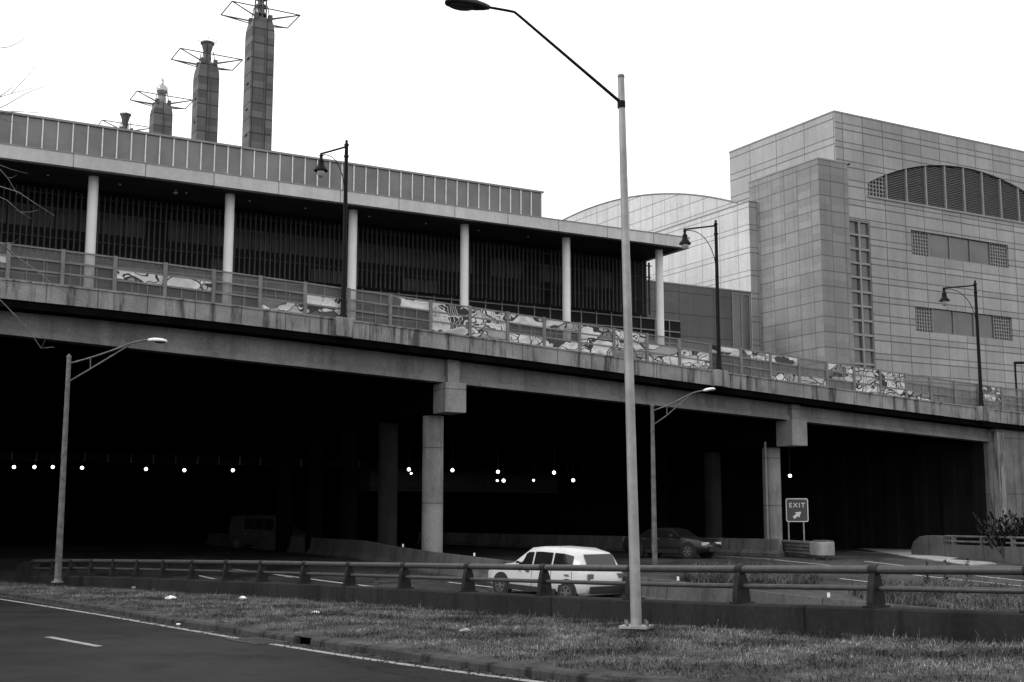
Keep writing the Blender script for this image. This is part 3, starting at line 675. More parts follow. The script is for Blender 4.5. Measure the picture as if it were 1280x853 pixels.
# louvred arch
xs_sep = [T(*z5(x, 400))[0] for x in (765, 838, 911)]; dsep = (xs_sep[2] - xs_sep[0]) / 2
seps = [xs_sep[0] + dsep * k for k in range(0, 12) if xs_sep[0] + dsep * k < ua0 + 2 * half - .8]
cells = [ua0] + seps + [ua0 + 2 * half]
for ci, (c0, c1) in enumerate(zip(cells[:-1], cells[1:])):
    lat = ci in (0, len(cells) - 2)
    mb = MB(); zmid = zsill
    if not lat:
        z_ = zsill + .1; x0, x1 = c0 + .09, c1 - .09
        while z_ < zpk:
            # slat clipped by the arch
            l, r_ = x0, x1
            if z_ > zspr:
                hwid = math.sqrt(max(rad * rad - (z_ + .1 - zcen) ** 2, 0)); l = max(l, uac - hwid + .02); r_ = min(r_, uac + hwid - .02)
            if r_ - l > .1: mb.hexa([P(l, VT + .22, z_ - .09), P(r_, VT + .22, z_ - .09), P(r_, VT + .42, z_ + .05), P(l, VT + .42, z_ + .05), P(l, VT + .22, z_ - .05), P(r_, VT + .22, z_ - .05), P(r_, VT + .42, z_ + .09), P(l, VT + .42, z_ + .09)])
            z_ += .19
        mb.build('louvre', M['louvre'], stone)
    else:
        nn = 6
        for q in range(nn + 1):
            x = c0 + (c1 - c0) * q / nn; x = min(max(x, c0 + .06), c1 - .06); mb.box(x - .06, x + .06, VT + .2, VT + .3, zsill, max(zarch(x) - .03, zsill + .1))
        z_ = zsill + .06
        while z_ < max(zarch(c1), zarch(c0)):
            hwid = math.sqrt(max(rad * rad - (z_ + .08 - zcen) ** 2, 0)); l = max(c0, uac - hwid); r_ = min(c1, uac + hwid)
            if r_ > l + .05: mb.box(l + .002, r_ - .002, VT + .22, VT + .28, z_ - .055, z_ + .055)
            z_ += .42
        mb.build('lattice_screen', M['lattice'], stone)
for x in seps: MB().box(x - .09, x + .09, VT + .06, VT + .45, zsill, zarch(x) - .02).build('louvre_mullion', M['lattice'], stone)
MB().box(ua0 - .1, ua0 + 2 * half + .1, VT - .14, VT - .003, zsill - .22, zsill - .02).build('sill', M['lattice'], stone)
# projecting granite block
VBk = 88.2; ub0 = u_at(1022.5, VBk, 210); ub1 = u_at(1061, VBk, 260); zb1 = z_at(1022, 198.5, VBk); vb_far = uv(on_u(936, 233, ub0))[1]
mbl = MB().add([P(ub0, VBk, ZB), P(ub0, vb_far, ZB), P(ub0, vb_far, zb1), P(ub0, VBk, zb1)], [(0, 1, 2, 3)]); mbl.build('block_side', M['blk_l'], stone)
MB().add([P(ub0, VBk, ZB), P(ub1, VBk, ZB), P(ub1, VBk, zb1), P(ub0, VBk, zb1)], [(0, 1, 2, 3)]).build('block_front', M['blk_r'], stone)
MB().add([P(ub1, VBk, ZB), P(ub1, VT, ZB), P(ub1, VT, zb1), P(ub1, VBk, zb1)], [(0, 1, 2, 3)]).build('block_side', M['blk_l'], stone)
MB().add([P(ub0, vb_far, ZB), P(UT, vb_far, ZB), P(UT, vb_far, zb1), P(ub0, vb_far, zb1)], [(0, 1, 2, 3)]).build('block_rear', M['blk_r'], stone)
mb = MB().box(ub0 - .05, UT - .01, VBk - .05, vb_far + .05, zb1 + .001, zb1 + .15); mb.box(UT - .009, ub1 + .05, VBk - .05, VT - .01, zb1 + .001, zb1 + .15); mb.build('coping', M['coping'], stone)
# roof vent dome
c = on_u(1009, 147, UT + 3); MB().lathe((c[0] + .5, c[1], zt1), [(1.3, 0), (1.3, .5), (1.1, .9), (.7, 1.15), (0, 1.25)], 16).build('roof_vent', M['coping'], stone)

# white hall with the vaulted roof
VW = uv(on_u(948, 300, ub0))[1]; uw = u_at(937, VW, 300); zw1 = uv(on_v(936, 252.5, VW))[2]
hall = thing('vaulted_hall', P(uw, VW, zpar(58)), 'pale panel clad exhibition hall with a curved vault roof behind the pavilion', 'building')
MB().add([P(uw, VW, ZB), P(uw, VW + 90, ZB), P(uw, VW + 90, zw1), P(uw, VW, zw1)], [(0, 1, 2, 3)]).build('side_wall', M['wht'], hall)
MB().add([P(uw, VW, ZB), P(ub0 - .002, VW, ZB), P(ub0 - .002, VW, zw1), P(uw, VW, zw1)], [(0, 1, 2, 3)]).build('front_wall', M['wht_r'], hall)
MB().box(uw - .04, ub0 - .01, VW - .04, VW + 90, zw1 + .001, zw1 + .12).build('coping', M['coping'], hall)
ua_ = ub0 + 1.5
ap = []
for x, y in ((913, 252.7), (884, 246.2), (863, 243), (843, 241.8), (815, 243.5), (782, 248.6), (745, 259), (705.5, 274)): _, vv, zz = uv(on_u(x, y, ua_)); ap.append((vv, zz))
# fit a circle to the arch points
A = np.array([[2 * a, 2 * b, 1] for a, b in ap]); bb = np.array([a * a + b * b for a, b in ap]); s_ = np.linalg.lstsq(A, bb, rcond=None)[0]
cv, cz = s_[0], s_[1]; rr = math.sqrt(s_[2] + cv * cv + cz * cz)
v0_, v1_ = ap[0][0] - 16, ap[-1][0] + 22
print('ARCH', cv, cz, rr, 'v', v0_, v1_)
v0_ = ap[0][0] - 1.2; lp = [P(ua_, v0_, ZB)] + [P(ua_, a, cz + math.sqrt(max(rr * rr - (a - cv) ** 2, 1))) for a in np.linspace(v0_, v1_, 40)] + [P(ua_, v1_, ZB)]
MB().prism(lp, U * (UT - ua_ - .1)).build('vault', M['arch'], hall)
vq = ul_far + .2; lp = [P(UT - .09, vq, ZB)] + [P(UT - .09, a, cz + math.sqrt(max(rr * rr - (a - cv) ** 2, 1))) for a in np.linspace(vq, v1_, 40)] + [P(UT - .09, v1_, ZB)]
MB().prism(lp, U * 42).build('vault', M['arch'], hall)
edge = [P(ua_ - .02, a, cz + .05 + math.sqrt(max(rr * rr - (a - cv) ** 2, 1))) for a in np.linspace(v0_, v1_, 40)]
MB().tube(edge, .09, 6).build('vault_edge', M['coping'], hall)

# ================================================================== CONCRETE PYLONS
def pylon(px, Y, ytop, kind, label):
    c = on_y(px, ytop, Y); cx, cy, zt = c; W = 2.0
    t = thing('concrete_pylon', (cx, cy, 0), label, 'pylon', 'tall concrete pylons behind the pavilion')
    ang = R(29.5); e1 = np.array([math.cos(ang), math.sin(ang), 0]); e2 = np.array([-math.sin(ang), math.cos(ang), 0])
    hw = 1.78; cc = np.array([cx, cy, 0.]); mb = MB()
    lv = [(-3, 1), (zt - 2.6, 1), (zt - 1.8, .975), (zt - 1.0, .90), (zt - .4, .80), (zt, .70)]
    vs = []
    for z_, s_ in lv:
        a = hw; b = hw * .93
        for sx, sy in ((-1, -1), (1, -1), (1, 1), (-1, 1)): vs.append(cc + e1 * sx * a * s_ + e2 * sy * b * (s_ * .5 + .5) + Z * z_)
    fs = [(i * 4 + k, i * 4 + (k + 1) % 4, (i + 1) * 4 + (k + 1) % 4, (i + 1) * 4 + k) for i in range(len(lv) - 1) for k in range(4)] + [(20, 21, 22, 23)]
    mb.add(vs, fs); mb.build('shaft', M['tower'], t)
    mb = MB(); z_ = zt - 6.5                                  # maintenance cleats on the left face
    while z_ > 20:
        mb.xbox(cc - e1 * (hw + .12) + e2 * -.4 + Z * z_, (e1, e2, Z), (.12, .45, .09)); z_ -= 4.0
    mb.xbox(cc - e2 * (hw * .93 + .05) + e1 * .35 + Z * (zt - 30), (e1, e2, Z), (.05, .05, 27)); mb.build('cleat', M['frame'], t)
    # rectangular steel outrigger frame
    mb = MB(); zr = zt + .9; hu, hv = 5.3, 2.9
    cr = [cc + U * a * hu + V * b * hv + Z * zr for a, b in ((-1, -1), (1, -1), (1, 1), (-1, 1))]
    for i in range(4): mb.tube([cr[i], cr[(i + 1) % 4]], .10, 5)
    for i, (a, b) in enumerate(((-1, -1), (1, -1), (1, 1), (-1, 1))):
        mb.tube([cr[i], cc + e1 * a * 1.2 + e2 * b * 1.2 + Z * (zt + .1)], .10, 5); mb.tube([cr[i], cc + e1 * a * .6 + e2 * b * 1.3 + Z * (zt - .3)], .09, 5)
        mb.tube([cc + e1 * a * 1.2 + e2 * b * 1.2 + Z * (zt - .6), cc + e1 * a * .8 + e2 * b * .8 + Z * (zt + 2.2)], .08, 5)
        mb.xbox(cc + e1 * a * 1.1 + e2 * b * 1.3 + Z * (zt + .1), (e1, e2, Z), (.3, .3, .45))
    mb.build('outrigger_frame', M['frame'], t)
    if kind == 'funnel':
        MB().lathe((cx, cy, zt), [(.58, 0), (.58, 1.8), (.66, 2.2), (.92, 3.2), (1.02, 3.6)], 20).build('mast', M['tower'], t)
        mb = MB().lathe((cx, cy, zt + 3.5), [(1.02, 0), (1.2, .1), (1.2, .35), (1.05, .45)], 14)
        for k in range(10): an = k * math.pi / 5; d = np.array([math.cos(an), math.sin(an), .35]); mb.tube([np.array([cx, cy, zt + 3.75]) + d * 1.0, np.array([cx, cy, zt + 3.75]) + d * 1.7], .05, 4)
        mb.build('funnel_rim', M['frame'], t)
    elif kind == 'ball':
        MB().lathe((cx, cy, zt), [(.62, 0), (.62, 1.8), (.5, 1.95)], 18).build('mast', M['pier'], t)
        MB().lathe((cx, cy, zt + 1.75), [(.3, 0)] + [(1.12 * math.sin(a), 1.12 - 1.12 * math.cos(a)) for a in np.linspace(.35, 2.9, 14)] + [(.1, 2.3)], 22).build('ball', M['silver'], t)
        MB().lathe((cx, cy, zt + 3.95), [(.28, 0), (.28, 1.0), (.08, 1.05), (.05, 1.8)], 10).build('spike', M['silver'], t)
    else:
        mb = MB()
        for k in range(4):
            an = k * math.pi / 2 + .5; d = np.array([math.cos(an), math.sin(an), 0]); mb.tube([cc + d * .9 + Z * zt, cc + d * .75 + Z * (zt + 10)], .12, 6)
        for h in np.arange(.8, 10, 1.3):
            mb.lathe((cx, cy, zt + h), [(.95, 0), (1.0, .15), (.9, .3)], 10)
        for k in range(8): an = k * .8; d = np.array([math.cos(an), math.sin(an), .25]); mb.tube([cc + Z * (zt + 3 + k * .6), cc + d * 2.0 + Z * (zt + 3 + k * .6)], .06, 4)
        mb.build('lattice_mast', M['frame'], t)
        MB().lathe((cx, cy, zt), [(.5, 0), (.5, 9)], 12).build('mast', M['frame'], t)
    return c
pylon(325.5, 182, 26, 'lattice', 'tallest and nearest concrete pylon, its lattice mast cut by the top of the photo')
pylon(258.5, 203, 81, 'funnel', 'second tallest concrete pylon with a funnel topped mast, just left of the tallest pylon')
c3 = pylon(202, 229, 131, 'ball', 'concrete pylon topped by a silver ball and steel frame')
pylon(156, 256, 165, 'funnel', 'farthest pylon, only its dark funnel showing above the pavilion roof')
# two guy wires that fade into the sky, anchored on the pavilion roof
for (x0, y0), (x1, y1), w in (((55, 146), (203, 98), 0), ((115, 155), (196, 121), 1)):
    a = on_v(x0, y0, VC + 3); b = np.array([c3[0], c3[1], on_y(x1, y1, c3[1])[2]])
    tag(MB().tube([a - Z * .3, b], .018, 4).build('cable', M['galv'], origin=a), 'thin pale cable from pavilion roof to ball topped pylon, %s of two' % ('upper' if w == 0 else 'lower'), 'cable', 'cables to the pylons')

# small dark lamp on the upper street at the right edge
c = on_v(1270.5, 487, 56.); ct = on_v(1270, 454, 56.)
t = thing('shoebox_lamp', (c[0], c[1], zpar(60) - .7), 'short dark box headed lamp behind the fence at the right edge of the photo', 'street lamp')
MB().tube([np.array([c[0], c[1], zpar(60) - .7]), np.array([c[0], c[1], ct[2]])], .07, 8).build('pole', M['black'], t)
MB().xbox(np.array([c[0] + .42, c[1] + .1, ct[2] + .02]), (np.array([1, 0, 0]), np.array([0, 1, 0]), Z), (.42, .18, .07)).build('lamp_head', M['black'], t, bevel=.02)

# ================================================================== ROADSIDE BARRIER WALL WITH TUBULAR RAIL
wt = np.gradient(wallc, axis=0); wt /= np.linalg.norm(wt, axis=1)[:, None]; wn_ = np.stack([-wt[:, 1], wt[:, 0], 0 * wt[:, 0]], 1); wn_ *= np.sign(wn_[:, 1])[:, None]   # away from the camera
rb = thing('roadside_barrier', loc_of(wallc[60], .1), 'low dark concrete wall topped by a curved two tube steel railing along the grass verge', 'barrier')
prof = [(0, -2.9), (0, .50), (.03, .53), (.33, .53), (.36, .50), (.36, -2.9)]
vs = []; n = len(prof)
L = np.r_[0, np.cumsum(np.linalg.norm(np.diff(wallc, axis=0), axis=1))]
for i in range(len(wallc)):
    tap = 1. if L[i] > 1.6 else 1
    for a, b in prof: vs.append(wallc[i] * np.array([1, 1, 0]) + wn_[i] * a + Z * ((WTOP[i] - .53 + b) if b > 0 else b))
fs = [(i * n + k, i * n + k + 1, (i + 1) * n + k + 1, (i + 1) * n + k) for i in range(len(wallc) - 1) for k in range(n - 1)] + [tuple(range(n)), tuple((len(wallc) - 1) * n + k for k in range(n))]
MB().add(vs, fs).build('wall', M['wall'], rb)
# higher rounded nose block at the left end
w0p = wallc[0] + Z * 0; zo = WTOP[0] - .53; tdir = wt[0]; nose = []
for a, b in ((-.9, .12), (-.75, .55), (-.45, .88), (0., 1.02), (.35, 1.06), (.55, 1.06), (.55, -.2), (-.9, -.2)): nose.append(w0p * np.array([1, 1, 0]) + tdir * a + Z * (b + zo) - wn_[0] * .02)
MB().prism(nose, wn_[0] * .42).build('end_block', M['wall'], rb, bevel=.02)
def wpos(s):
    p = np.array([np.interp(s, L, wallc[:, k]) for k in range(3)]); tt = np.array([np.interp(s, L, wt[:, k]) for k in range(3)]); nn_ = np.array([np.interp(s, L, wn_[:, k]) for k in range(3)])
    zz = float(np.interp(s, L, WTOP)); hh = float(np.interp(s, L, WH)) / .55; return p * np.array([1, 1, 0]) + Z * zz, tt / np.linalg.norm(tt), nn_ / np.linalg.norm(nn_), hh
def s_from_px(px):
    X = (wallc[:, 0] / wallc[:, 1]); k = (px - 640) / 1576 ; return float(np.interp(k, X, L))
ppx = [40, 64, 87, 112, 139, 169, 201, 237, 279, 322, 375, 430, 498, 577, 671, 780, 914, 1081, 1278]
ss = [s_from_px(x) for x in ppx]; print('POST GAPS', np.round(np.diff(ss), 2))
sp_gap = float(np.mean(np.diff(ss)[4:])); 
rail1, rail2 = [], []
for q in np.arange(.4, L[-1], .4):
    p, tt, nn_, hh = wpos(q); rail1.append(p + nn_ * .17 + Z * .49 * hh); rail2.append(p + nn_ * .20 + Z * .245 * hh)
MB().tube(rail1, .058, 14).build('upper_rail', M['rail'], rb); MB().tube(rail2, .038, 12).build('lower_rail', M['rail'], rb)
extra = []; s_ = ss[-1]
while s_ + sp_gap < L[-1]: s_ += sp_gap; extra.append(s_)
for s_ in ss + extra:
    p, tt, nn_, hh = wpos(s_)
    pr = [(.04, .535), (.035, .60), (.06, .80), (.10, .95), (.13, 1.00), (.22, .985), (.27, .88), (.31, .70), (.335, .535)]
    lp_ = [p + nn_ * a + Z * (b - .53) * hh - tt * .05 for a, b in pr]
    po = MB().prism(lp_, tt * .10).build('post', M['railpost'], rb)
    MB().xbox(p + nn_ * .19 + Z * .012, (tt, nn_, Z), (.11, .17, .012)).build('foot_plate', M['railpost'], po); mb = MB().tube([p + nn_ * .17 + Z * .49 * hh - tt * .07, p + nn_ * .17 + Z * .49 * hh + tt * .07], .072, 14)
    mb.build('clamp', M['railpost'], po)

# ================================================================== CONCRETE BARRIERS ON THE HIGHWAY
def jersey(pts, label, h=.85, refl=(), mt='barrier'):
    pts = smooth_curve(pts, 40, 3); tt = np.gradient(pts, axis=0); tt /= np.linalg.norm(tt, axis=1)[:, None]; nn_ = np.stack([-tt[:, 1], tt[:, 0], 0 * tt[:, 0]], 1)
    t = thing('concrete_barrier', loc_of(pts[20], zh(pts[20][1])), label, 'barrier')
    pr = [(-.30, -.6), (-.30, .08), (-.16, .30), (-.08, h), (.08, h), (.16, .30), (.30, .08), (.30, -.6)]; vs = []; n = len(pr)
    for i in range(len(pts)):
        for a, b in pr: vs.append(np.array([pts[i][0], pts[i][1], zh(pts[i][1])]) + nn_[i] * a + Z * b)
    fs = [(i * n + k, i * n + k + 1, (i + 1) * n + k + 1, (i + 1) * n + k) for i in range(len(pts) - 1) for k in range(n - 1)] + [tuple(range(n)), tuple((len(pts) - 1) * n + k for k in range(n))]
    MB().add(vs, fs).build('wall', M[mt], t)
    for x in refl:
        k = int(np.argmin(np.abs(pts[:, 0] / pts[:, 1] - (x - 640) / 1576))); c = np.array([pts[k][0], pts[k][1], zh(pts[k][1]) + h + .09])
        MB().xbox(c, (np.array([1, 0, 0]), np.array([0, 1, 0]), Z), (.035, .02, .06)).build('reflector', M['reflector'], t)
    return t
jb = [(-22, 92), (-14, 75), (-8, 61), (-4.9, 53.6), (-3.1, 50.9), (-1.2, 48.3), (1.14, 45), (5.2, 39.0), (8.0, 35.0), (10.8, 32.2), (16, 28.5)]
jersey([(a, b, 0) for a, b in jb], 'long pale concrete barrier curving out of the underpass beside the white car', refl=(507, 596, 844, 1015))
e0 = on_h(976, 696); e1 = on_h(915, 692.5); e1 = P(uv(e0)[0] - .3, uv(e0)[1] + 12, 0); e2 = P(uv(e0)[0] - .6, uv(e0)[1] + 40, 0)
jersey([(e0[0], e0[1], 0), (e1[0], e1[1], 0), (e2[0], e2[1], 0)], 'dark concrete median barrier running into the underpass beside the exit sign', mt='abut')

# crash cushion at the barrier nose
ca = on_h(978, 694.5); cb = on_h(1024, 698.5); cd = cb - ca; cl = np.linalg.norm(cd[:2]); cd = cd / np.linalg.norm(cd); cs = np.array([-cd[1], cd[0], 0])
cc_ = thing('crash_cushion', loc_of(ca), 'ribbed metal crash cushion with pale rounded nose below the exit sign', 'crash cushion')
zb_ = ca[2]
mb = MB()
for h in (.22, .38, .54, .70):
    for sd in (-.42, .42): mb.tube([np.array([ca[0], ca[1], zb_ + h]) + cs * sd - cd * .4, np.array([cb[0], cb[1], zb_ + h]) + cs * sd], .055, 6)
for sd in (-.42, .42): mb.xbox((ca + cb) / 2 * np.array([1, 1, 0]) + Z * (zb_ + .46) + cs * sd, (cd, cs, Z), (cl / 2, .02, .27))
mb.build('side_rail', M['galv_dark'], cc_)
for k in range(6): MB().xbox(ca + cd * cl * (k + .3) / 6 + Z * .42, (cd, cs, Z), (.05, .36, .36)).build('diaphragm', M['galv_dark'], cc_)
nv = []; 
for a in np.linspace(-math.pi / 2, math.pi / 2, 13): nv.append(cb * np.array([1, 1, 0]) + Z * (zb_ + .16) + cd * (.75 + .45 * math.cos(a)) + cs * .45 * math.sin(a))
nv = [cb * np.array([1, 1, 0]) + Z * (zb_ + .16) - cs * .45] + nv + [cb * np.array([1, 1, 0]) + Z * (zb_ + .16) + cs * .45]
MB().prism(nv, (0, 0, .62)).build('nose', M['galv'], cc_, bevel=.03)
for k in range(4): MB().xbox(cb + cd * (.1 + k * .3) + Z * .82 , (cd, cs, Z), (.09, .3, .035)).build('strap', M['galv_dark'], cc_)
for a_, b_ in ((.2, -.3), (.2, .3), (.95, 0)): MB().xbox(cb + cd * a_ + cs * b_ + Z * .08, (cd, cs, Z), (.06, .05, .085)).build('foot', M['galv_dark'], cc_)

# exit sign
ys = ca[1] + .9
tl = on_y(982, 623.2, ys); br = on_y(1010.8, 652.6, ys); sw_, sh_ = br[0] - tl[0], tl[2] - br[2]; cxs = (tl[0] + br[0]) / 2
sg = thing('exit_sign', (cxs, ys, -.1), 'square dark exit sign with arrow on two posts beside the overpass column', 'sign')
for x in (985.8, 1004.8): q = on_y(x, 653, ys); MB().xbox((q[0], ys + .06, (br[2] + .2 - .15) / 2), (np.array([1, 0, 0]), np.array([0, 1, 0]), Z), (.035, .03, (br[2] + .2 + .15) / 2)).build('post', M['galv'], sg)
def rrect(cx, cz, w, h, r, y, n=5):
    o = []
    for qx, qz, a0 in ((1, -1, -90), (1, 1, 0), (-1, 1, 90), (-1, -1, 180)):
        for k in range(n + 1): a = R(a0 + 90 * k / n); o.append((cx + qx * (w / 2 - r) + r * math.cos(a), y, cz + qz * (h / 2 - r) + r * math.sin(a)))
    return o
czs = (tl[2] + br[2]) / 2
MB().prism(rrect(cxs, czs, sw_, sh_, .10, ys), (0, .02, 0)).build('border', M['signwhite'], sg)
MB().prism(rrect(cxs, czs, sw_ - .09, sh_ - .09, .07, ys - .004), (0, .003, 0)).build('face', M['sign'], sg)
def text(body, size, loc, mt, parent, bold=.012, rot=(math.pi / 2, 0, 0), space=1.1):
    cu = bpy.data.curves.new('lettering', 'FONT'); cu.body = body; cu.size = size; cu.align_x = 'CENTER'; cu.align_y = 'CENTER'; cu.offset = bold; cu.extrude = .002; cu.space_character = space
    tmp = bpy.data.objects.new('tmp', cu); COL.objects.link(tmp); dg = bpy.context.evaluated_depsgraph_get(); me = bpy.data.meshes.new_from_object(tmp.evaluated_get(dg)); bpy.data.objects.remove(tmp)
    me.materials.clear(); me.materials.append(mt); ob = bpy.data.objects.new('lettering', me); COL.objects.link(ob); ob.parent = parent
    o0 = np.array(parent['_o']); ob.location = tuple(np.array(loc) - o0); ob.rotation_euler = rot; return ob
text('EXIT', .33, (cxs, ys - .009, czs + sh_ * .20), M['signwhite'], sg, .004, space=1.3)
ac = np.array([cxs, ys - .0085, czs - sh_ * .20]); da = np.array([math.cos(R(38)), 0, math.sin(R(38))]); db = np.array([-da[2], 0, da[0]])
arrow = [(-.25, -.075), (.0, -.075), (-.02, -.18), (.26, 0), (-.02, .18), (.0, .075), (-.25, .075)]
MB().prism([ac + da * a + db * b for a, b in arrow], (0, .003, 0)).build('arrow', M['signwhite'], sg)

# far low wall with rail, right side
f0 = on_h(1139, 694.5); f1 = on_h(1168, 697); f2 = on_h(1290, 707.5)
fd = f2 - f0; fd /= np.linalg.norm(fd); fn = np.array([-fd[1], fd[0], 0]); fn *= np.sign(fn[0]) if abs(fn[0]) > .3 else 1
lw = thing('ramp_wall', loc_of(f0), 'low concrete wall with rounded end and short railing by the far abutment', 'wall')
k1 = f0 + fd * 2.6; k2 = f0 + fd * 22
zf = lambda p: zh(p[1])
ctop = on_y(1150, 669.5, f0[1])[2]
nose = [f0 + fd * a + Z * 0 for a in (0,)]
pp = [(0, -.2), (0., .35), (.25, .70), (.8, .95), (1.5, 1.02), (2.9, 1.02), (2.9, -.2)]
MB().prism([np.array([f0[0], f0[1], zf(f0)]) + fd * np.array([1, 1, 0]) * a + Z * b for a, b in pp], fn * .45).build('end_block', M['barrier'], lw, bevel=.03)
hb = MB(); a = f0 + fd * 2.9; b = f0 + fd * 24
for q0, q1 in ((a, b),):
    hb.hexa([q0 * [1, 1, 0] - Z * 2, q1 * [1, 1, 0] - Z * 2, q1 * [1, 1, 0] - Z * 2 + fn * .4, q0 * [1, 1, 0] - Z * 2 + fn * .4, q0 * [1, 1, 0] + Z * (.50), q1 * [1, 1, 0] + Z * (.50), q1 * [1, 1, 0] + Z * .50 + fn * .4, q0 * [1, 1, 0] + Z * .50 + fn * .4])
hb.build('wall', M['barrier'], lw)
mb = MB()
for h in (.66, .90): mb.tube([a * [1, 1, 0] + Z * h + fn * .2, b * [1, 1, 0] + Z * h + fn * .2], .05, 8)
mb.build('rail', M['galv_dark'], lw)
for k in range(9):
    q = a + (b - a) * (k + .3) / 9; MB().xbox(q * [1, 1, 0] + Z * .71 + fn * .2, (fd, fn, Z), (.06, .1, .21)).build('post', M['galv_dark'], lw)

# ================================================================== TALL LAMPS
def frame_dir(px0, py0, p, dirv):
    """point where the ray through a pixel meets the vertical plane through p that contains dirv"""
    n_ = np.array([dirv[1], -dirv[0], 0.]); n_ /= np.linalg.norm(n_); return on_plane(px0, py0, n_, p @ n_)
# foreground lamp
b = on_r(795.5, 786, .14); dv = np.array([-1., -.12, 0])
fl = thing('street_lamp', loc_of(b), 'tall pale steel street lamp with bent arm standing on the grass verge', 'street lamp')
Q = lambda x, y: frame_dir(x, y, b, dv)
zt_ = Q(776, 97)[2]; top = np.array([b[0] - .125, b[1], zt_])
MB().tube([b + Z * .02, (b * [1, 1, 0] + top * [1, 1, 0]) / 2 + Z * (zt_ * .5), top], [.085, .07, .053], 8).build('pole', M['galv'], fl)
MB().lathe((top[0], top[1], zt_), [(.056, 0), (.06, .02), (.05, .05), (0, .06)], 10).build('cap', M['galv_dark'], fl)
MB().xbox(b + Z * .03, (np.array([.93, -.36, 0]), np.array([.36, .93, 0]), Z), (.22, .2, .02)).build('base_plate', M['galv'], fl)
mb = MB()
for sx in (-1, 1):
    for sy in (-1, 1): mb.lathe((b[0] + sx * .15, b[1] + sy * .14, b[2] + .05), [(.025, 0), (.025, .05), (.01, .08)], 6)
mb.build('anchor_bolt', M['galv_dark'], fl)
a0 = Q(775.5, 128); a1 = Q(646, 17.5); a2 = Q(640, 14.5); a3 = Q(612, 9.5)
aa = [a0 - (a1 - a0) * .01, a0 + (a1 - a0) * .05, a1 + (a0 - a1) * .03, (a1 + a2) / 2 + Z * .01, a2 + (a3 - a2) * .2, a3]
MB().tube(aa, [.030, .029, .024, .023, .023, .023], 8).build('arm', M['black'], fl)
mb = MB().lathe((top[0], top[1], a0[2] - .09), [(.066, 0), (.066, .11)], 10); mb.build('arm_bracket', M['black'], fl)
# cobra head: loft along the arm direction
def cobra(parent, tip, dirv, length, mt_top, mt_lens, w=.17):
    d = dirv / np.linalg.norm(dirv); sd = np.cross(d, Z); sd /= np.linalg.norm(sd); up_ = np.cross(sd, d)
    st = [(0, .04, .035, .035), (.12, .09, .06, .05), (.3, .14, .085, .055), (.55, .17, .09, .05), (.8, .165, .08, .045), (.95, .12, .055, .035), (1.0, .05, .02, .02)]
    vs = []; n = 14
    for q, hw, ht, hb_ in st:
        for k in range(n):
            a = 2 * math.pi * k / n; z_ = math.sin(a); z_ = z_ * (ht if z_ > 0 else hb_); vs.append(tip + d * q * length + sd * math.cos(a) * hw * w / .17 + up_ * z_)
    fs = [(i * n + k, i * n + (k + 1) % n, (i + 1) * n + (k + 1) % n, (i + 1) * n + k) for i in range(len(st) - 1) for k in range(n)] + [tuple(range(n)), tuple((len(st) - 1) * n + k for k in range(n))]
    o = MB().add(vs, fs, True).build('lamp_head', mt_top, parent)
    vs = []; c = tip + d * length * .62 - up_ * .04
    for r_, dz in ((1, 0), (.92, -.02), (.7, -.035), (.3, -.04)):
        for k in range(n): a = 2 * math.pi * k / n; vs.append(c + d * math.cos(a) * length * .30 * r_ + sd * math.sin(a) * .13 * r_ * w / .17 + up_ * dz)
    fs = [(i * n + k, i * n + (k + 1) % n, (i + 1) * n + (k + 1) % n, (i + 1) * n + k) for i in range(3) for k in range(n)] + [tuple(3 * n + k for k in range(n))]
    MB().add(vs, fs, True).build('lamp_lens', mt_lens, o)
cobra(fl, a3, Q(556, 3) - a3, float(np.linalg.norm(Q(556, 3) - a3)), M['lamp_top'], M['darkbowl'])
def truss_lamp(b, xt, yt, arm, lower, strut, head, label, thick=.07, dirv=(1, 0, 0), mt='galv_dark'):
    t = thing('street_lamp', loc_of(b), label, 'street lamp', 'older truss arm lamps')
    dirv = np.array(dirv, float); Q = lambda x, y: frame_dir(x, y, b, dirv)
    zt_ = Q(xt, yt)[2]; top = np.array([b[0], b[1], zt_])
    MB().tube([b, b * [1, 1, 0] + Z * zt_ * .5, top], [thick * 1.35, thick * 1.1, thick * .85], 10).build('pole', M[mt], t)
    MB().lathe((b[0], b[1], zt_), [(thick * .95, 0), (thick, .05), (.02, .14)], 10).build('cap', M['galv_dark'], t)
    MB().lathe((b[0], b[1], b[2]), [(thick * 2.4, 0), (thick * 2.4, .04), (thick * 1.5, .06), (thick * 1.5, .14)], 10).build('base_plate', M['galv_dark'], t)
    ap_ = [Q(*q) for q in arm]; ap_[0] = top * [1, 1, 0] + Z * ap_[0][2]; lp_ = [Q(*q) for q in lower]; lp_[0] = top * [1, 1, 0] + Z * lp_[0][2]
    mb = MB().tube(smooth_curve(ap_, 16, 2), .03, 7); mb.build('arm', M[mt], t); MB().tube(lp_, .026, 7).build('lower_arm', M[mt], t); MB().tube([Q(*q) for q in strut], .02, 6).build('strut', M[mt], t)
    h0 = Q(*head[0]); h1 = Q(*head[1]); cobra(t, h0, h1 - h0, float(np.linalg.norm(h1 - h0)), M['lamp_light'], M['darkbowl'], w=.15)
bl = on_y(72, 728.5, 40.8)
truss_lamp(bl, 85, 448, [(86, 455), (115, 447), (150, 435), (168, 427), (186, 425)], [(86, 478), (112, 462), (163, 431)], [(113, 447), (113, 461)], [(185, 425), (209, 427)],
           'weathered street lamp with truss arm at the left end of the railing', .085)
b3 = on_h(818.5, 712.5); b3 = np.array([b3[0], b3[1], zh(b3[1])])
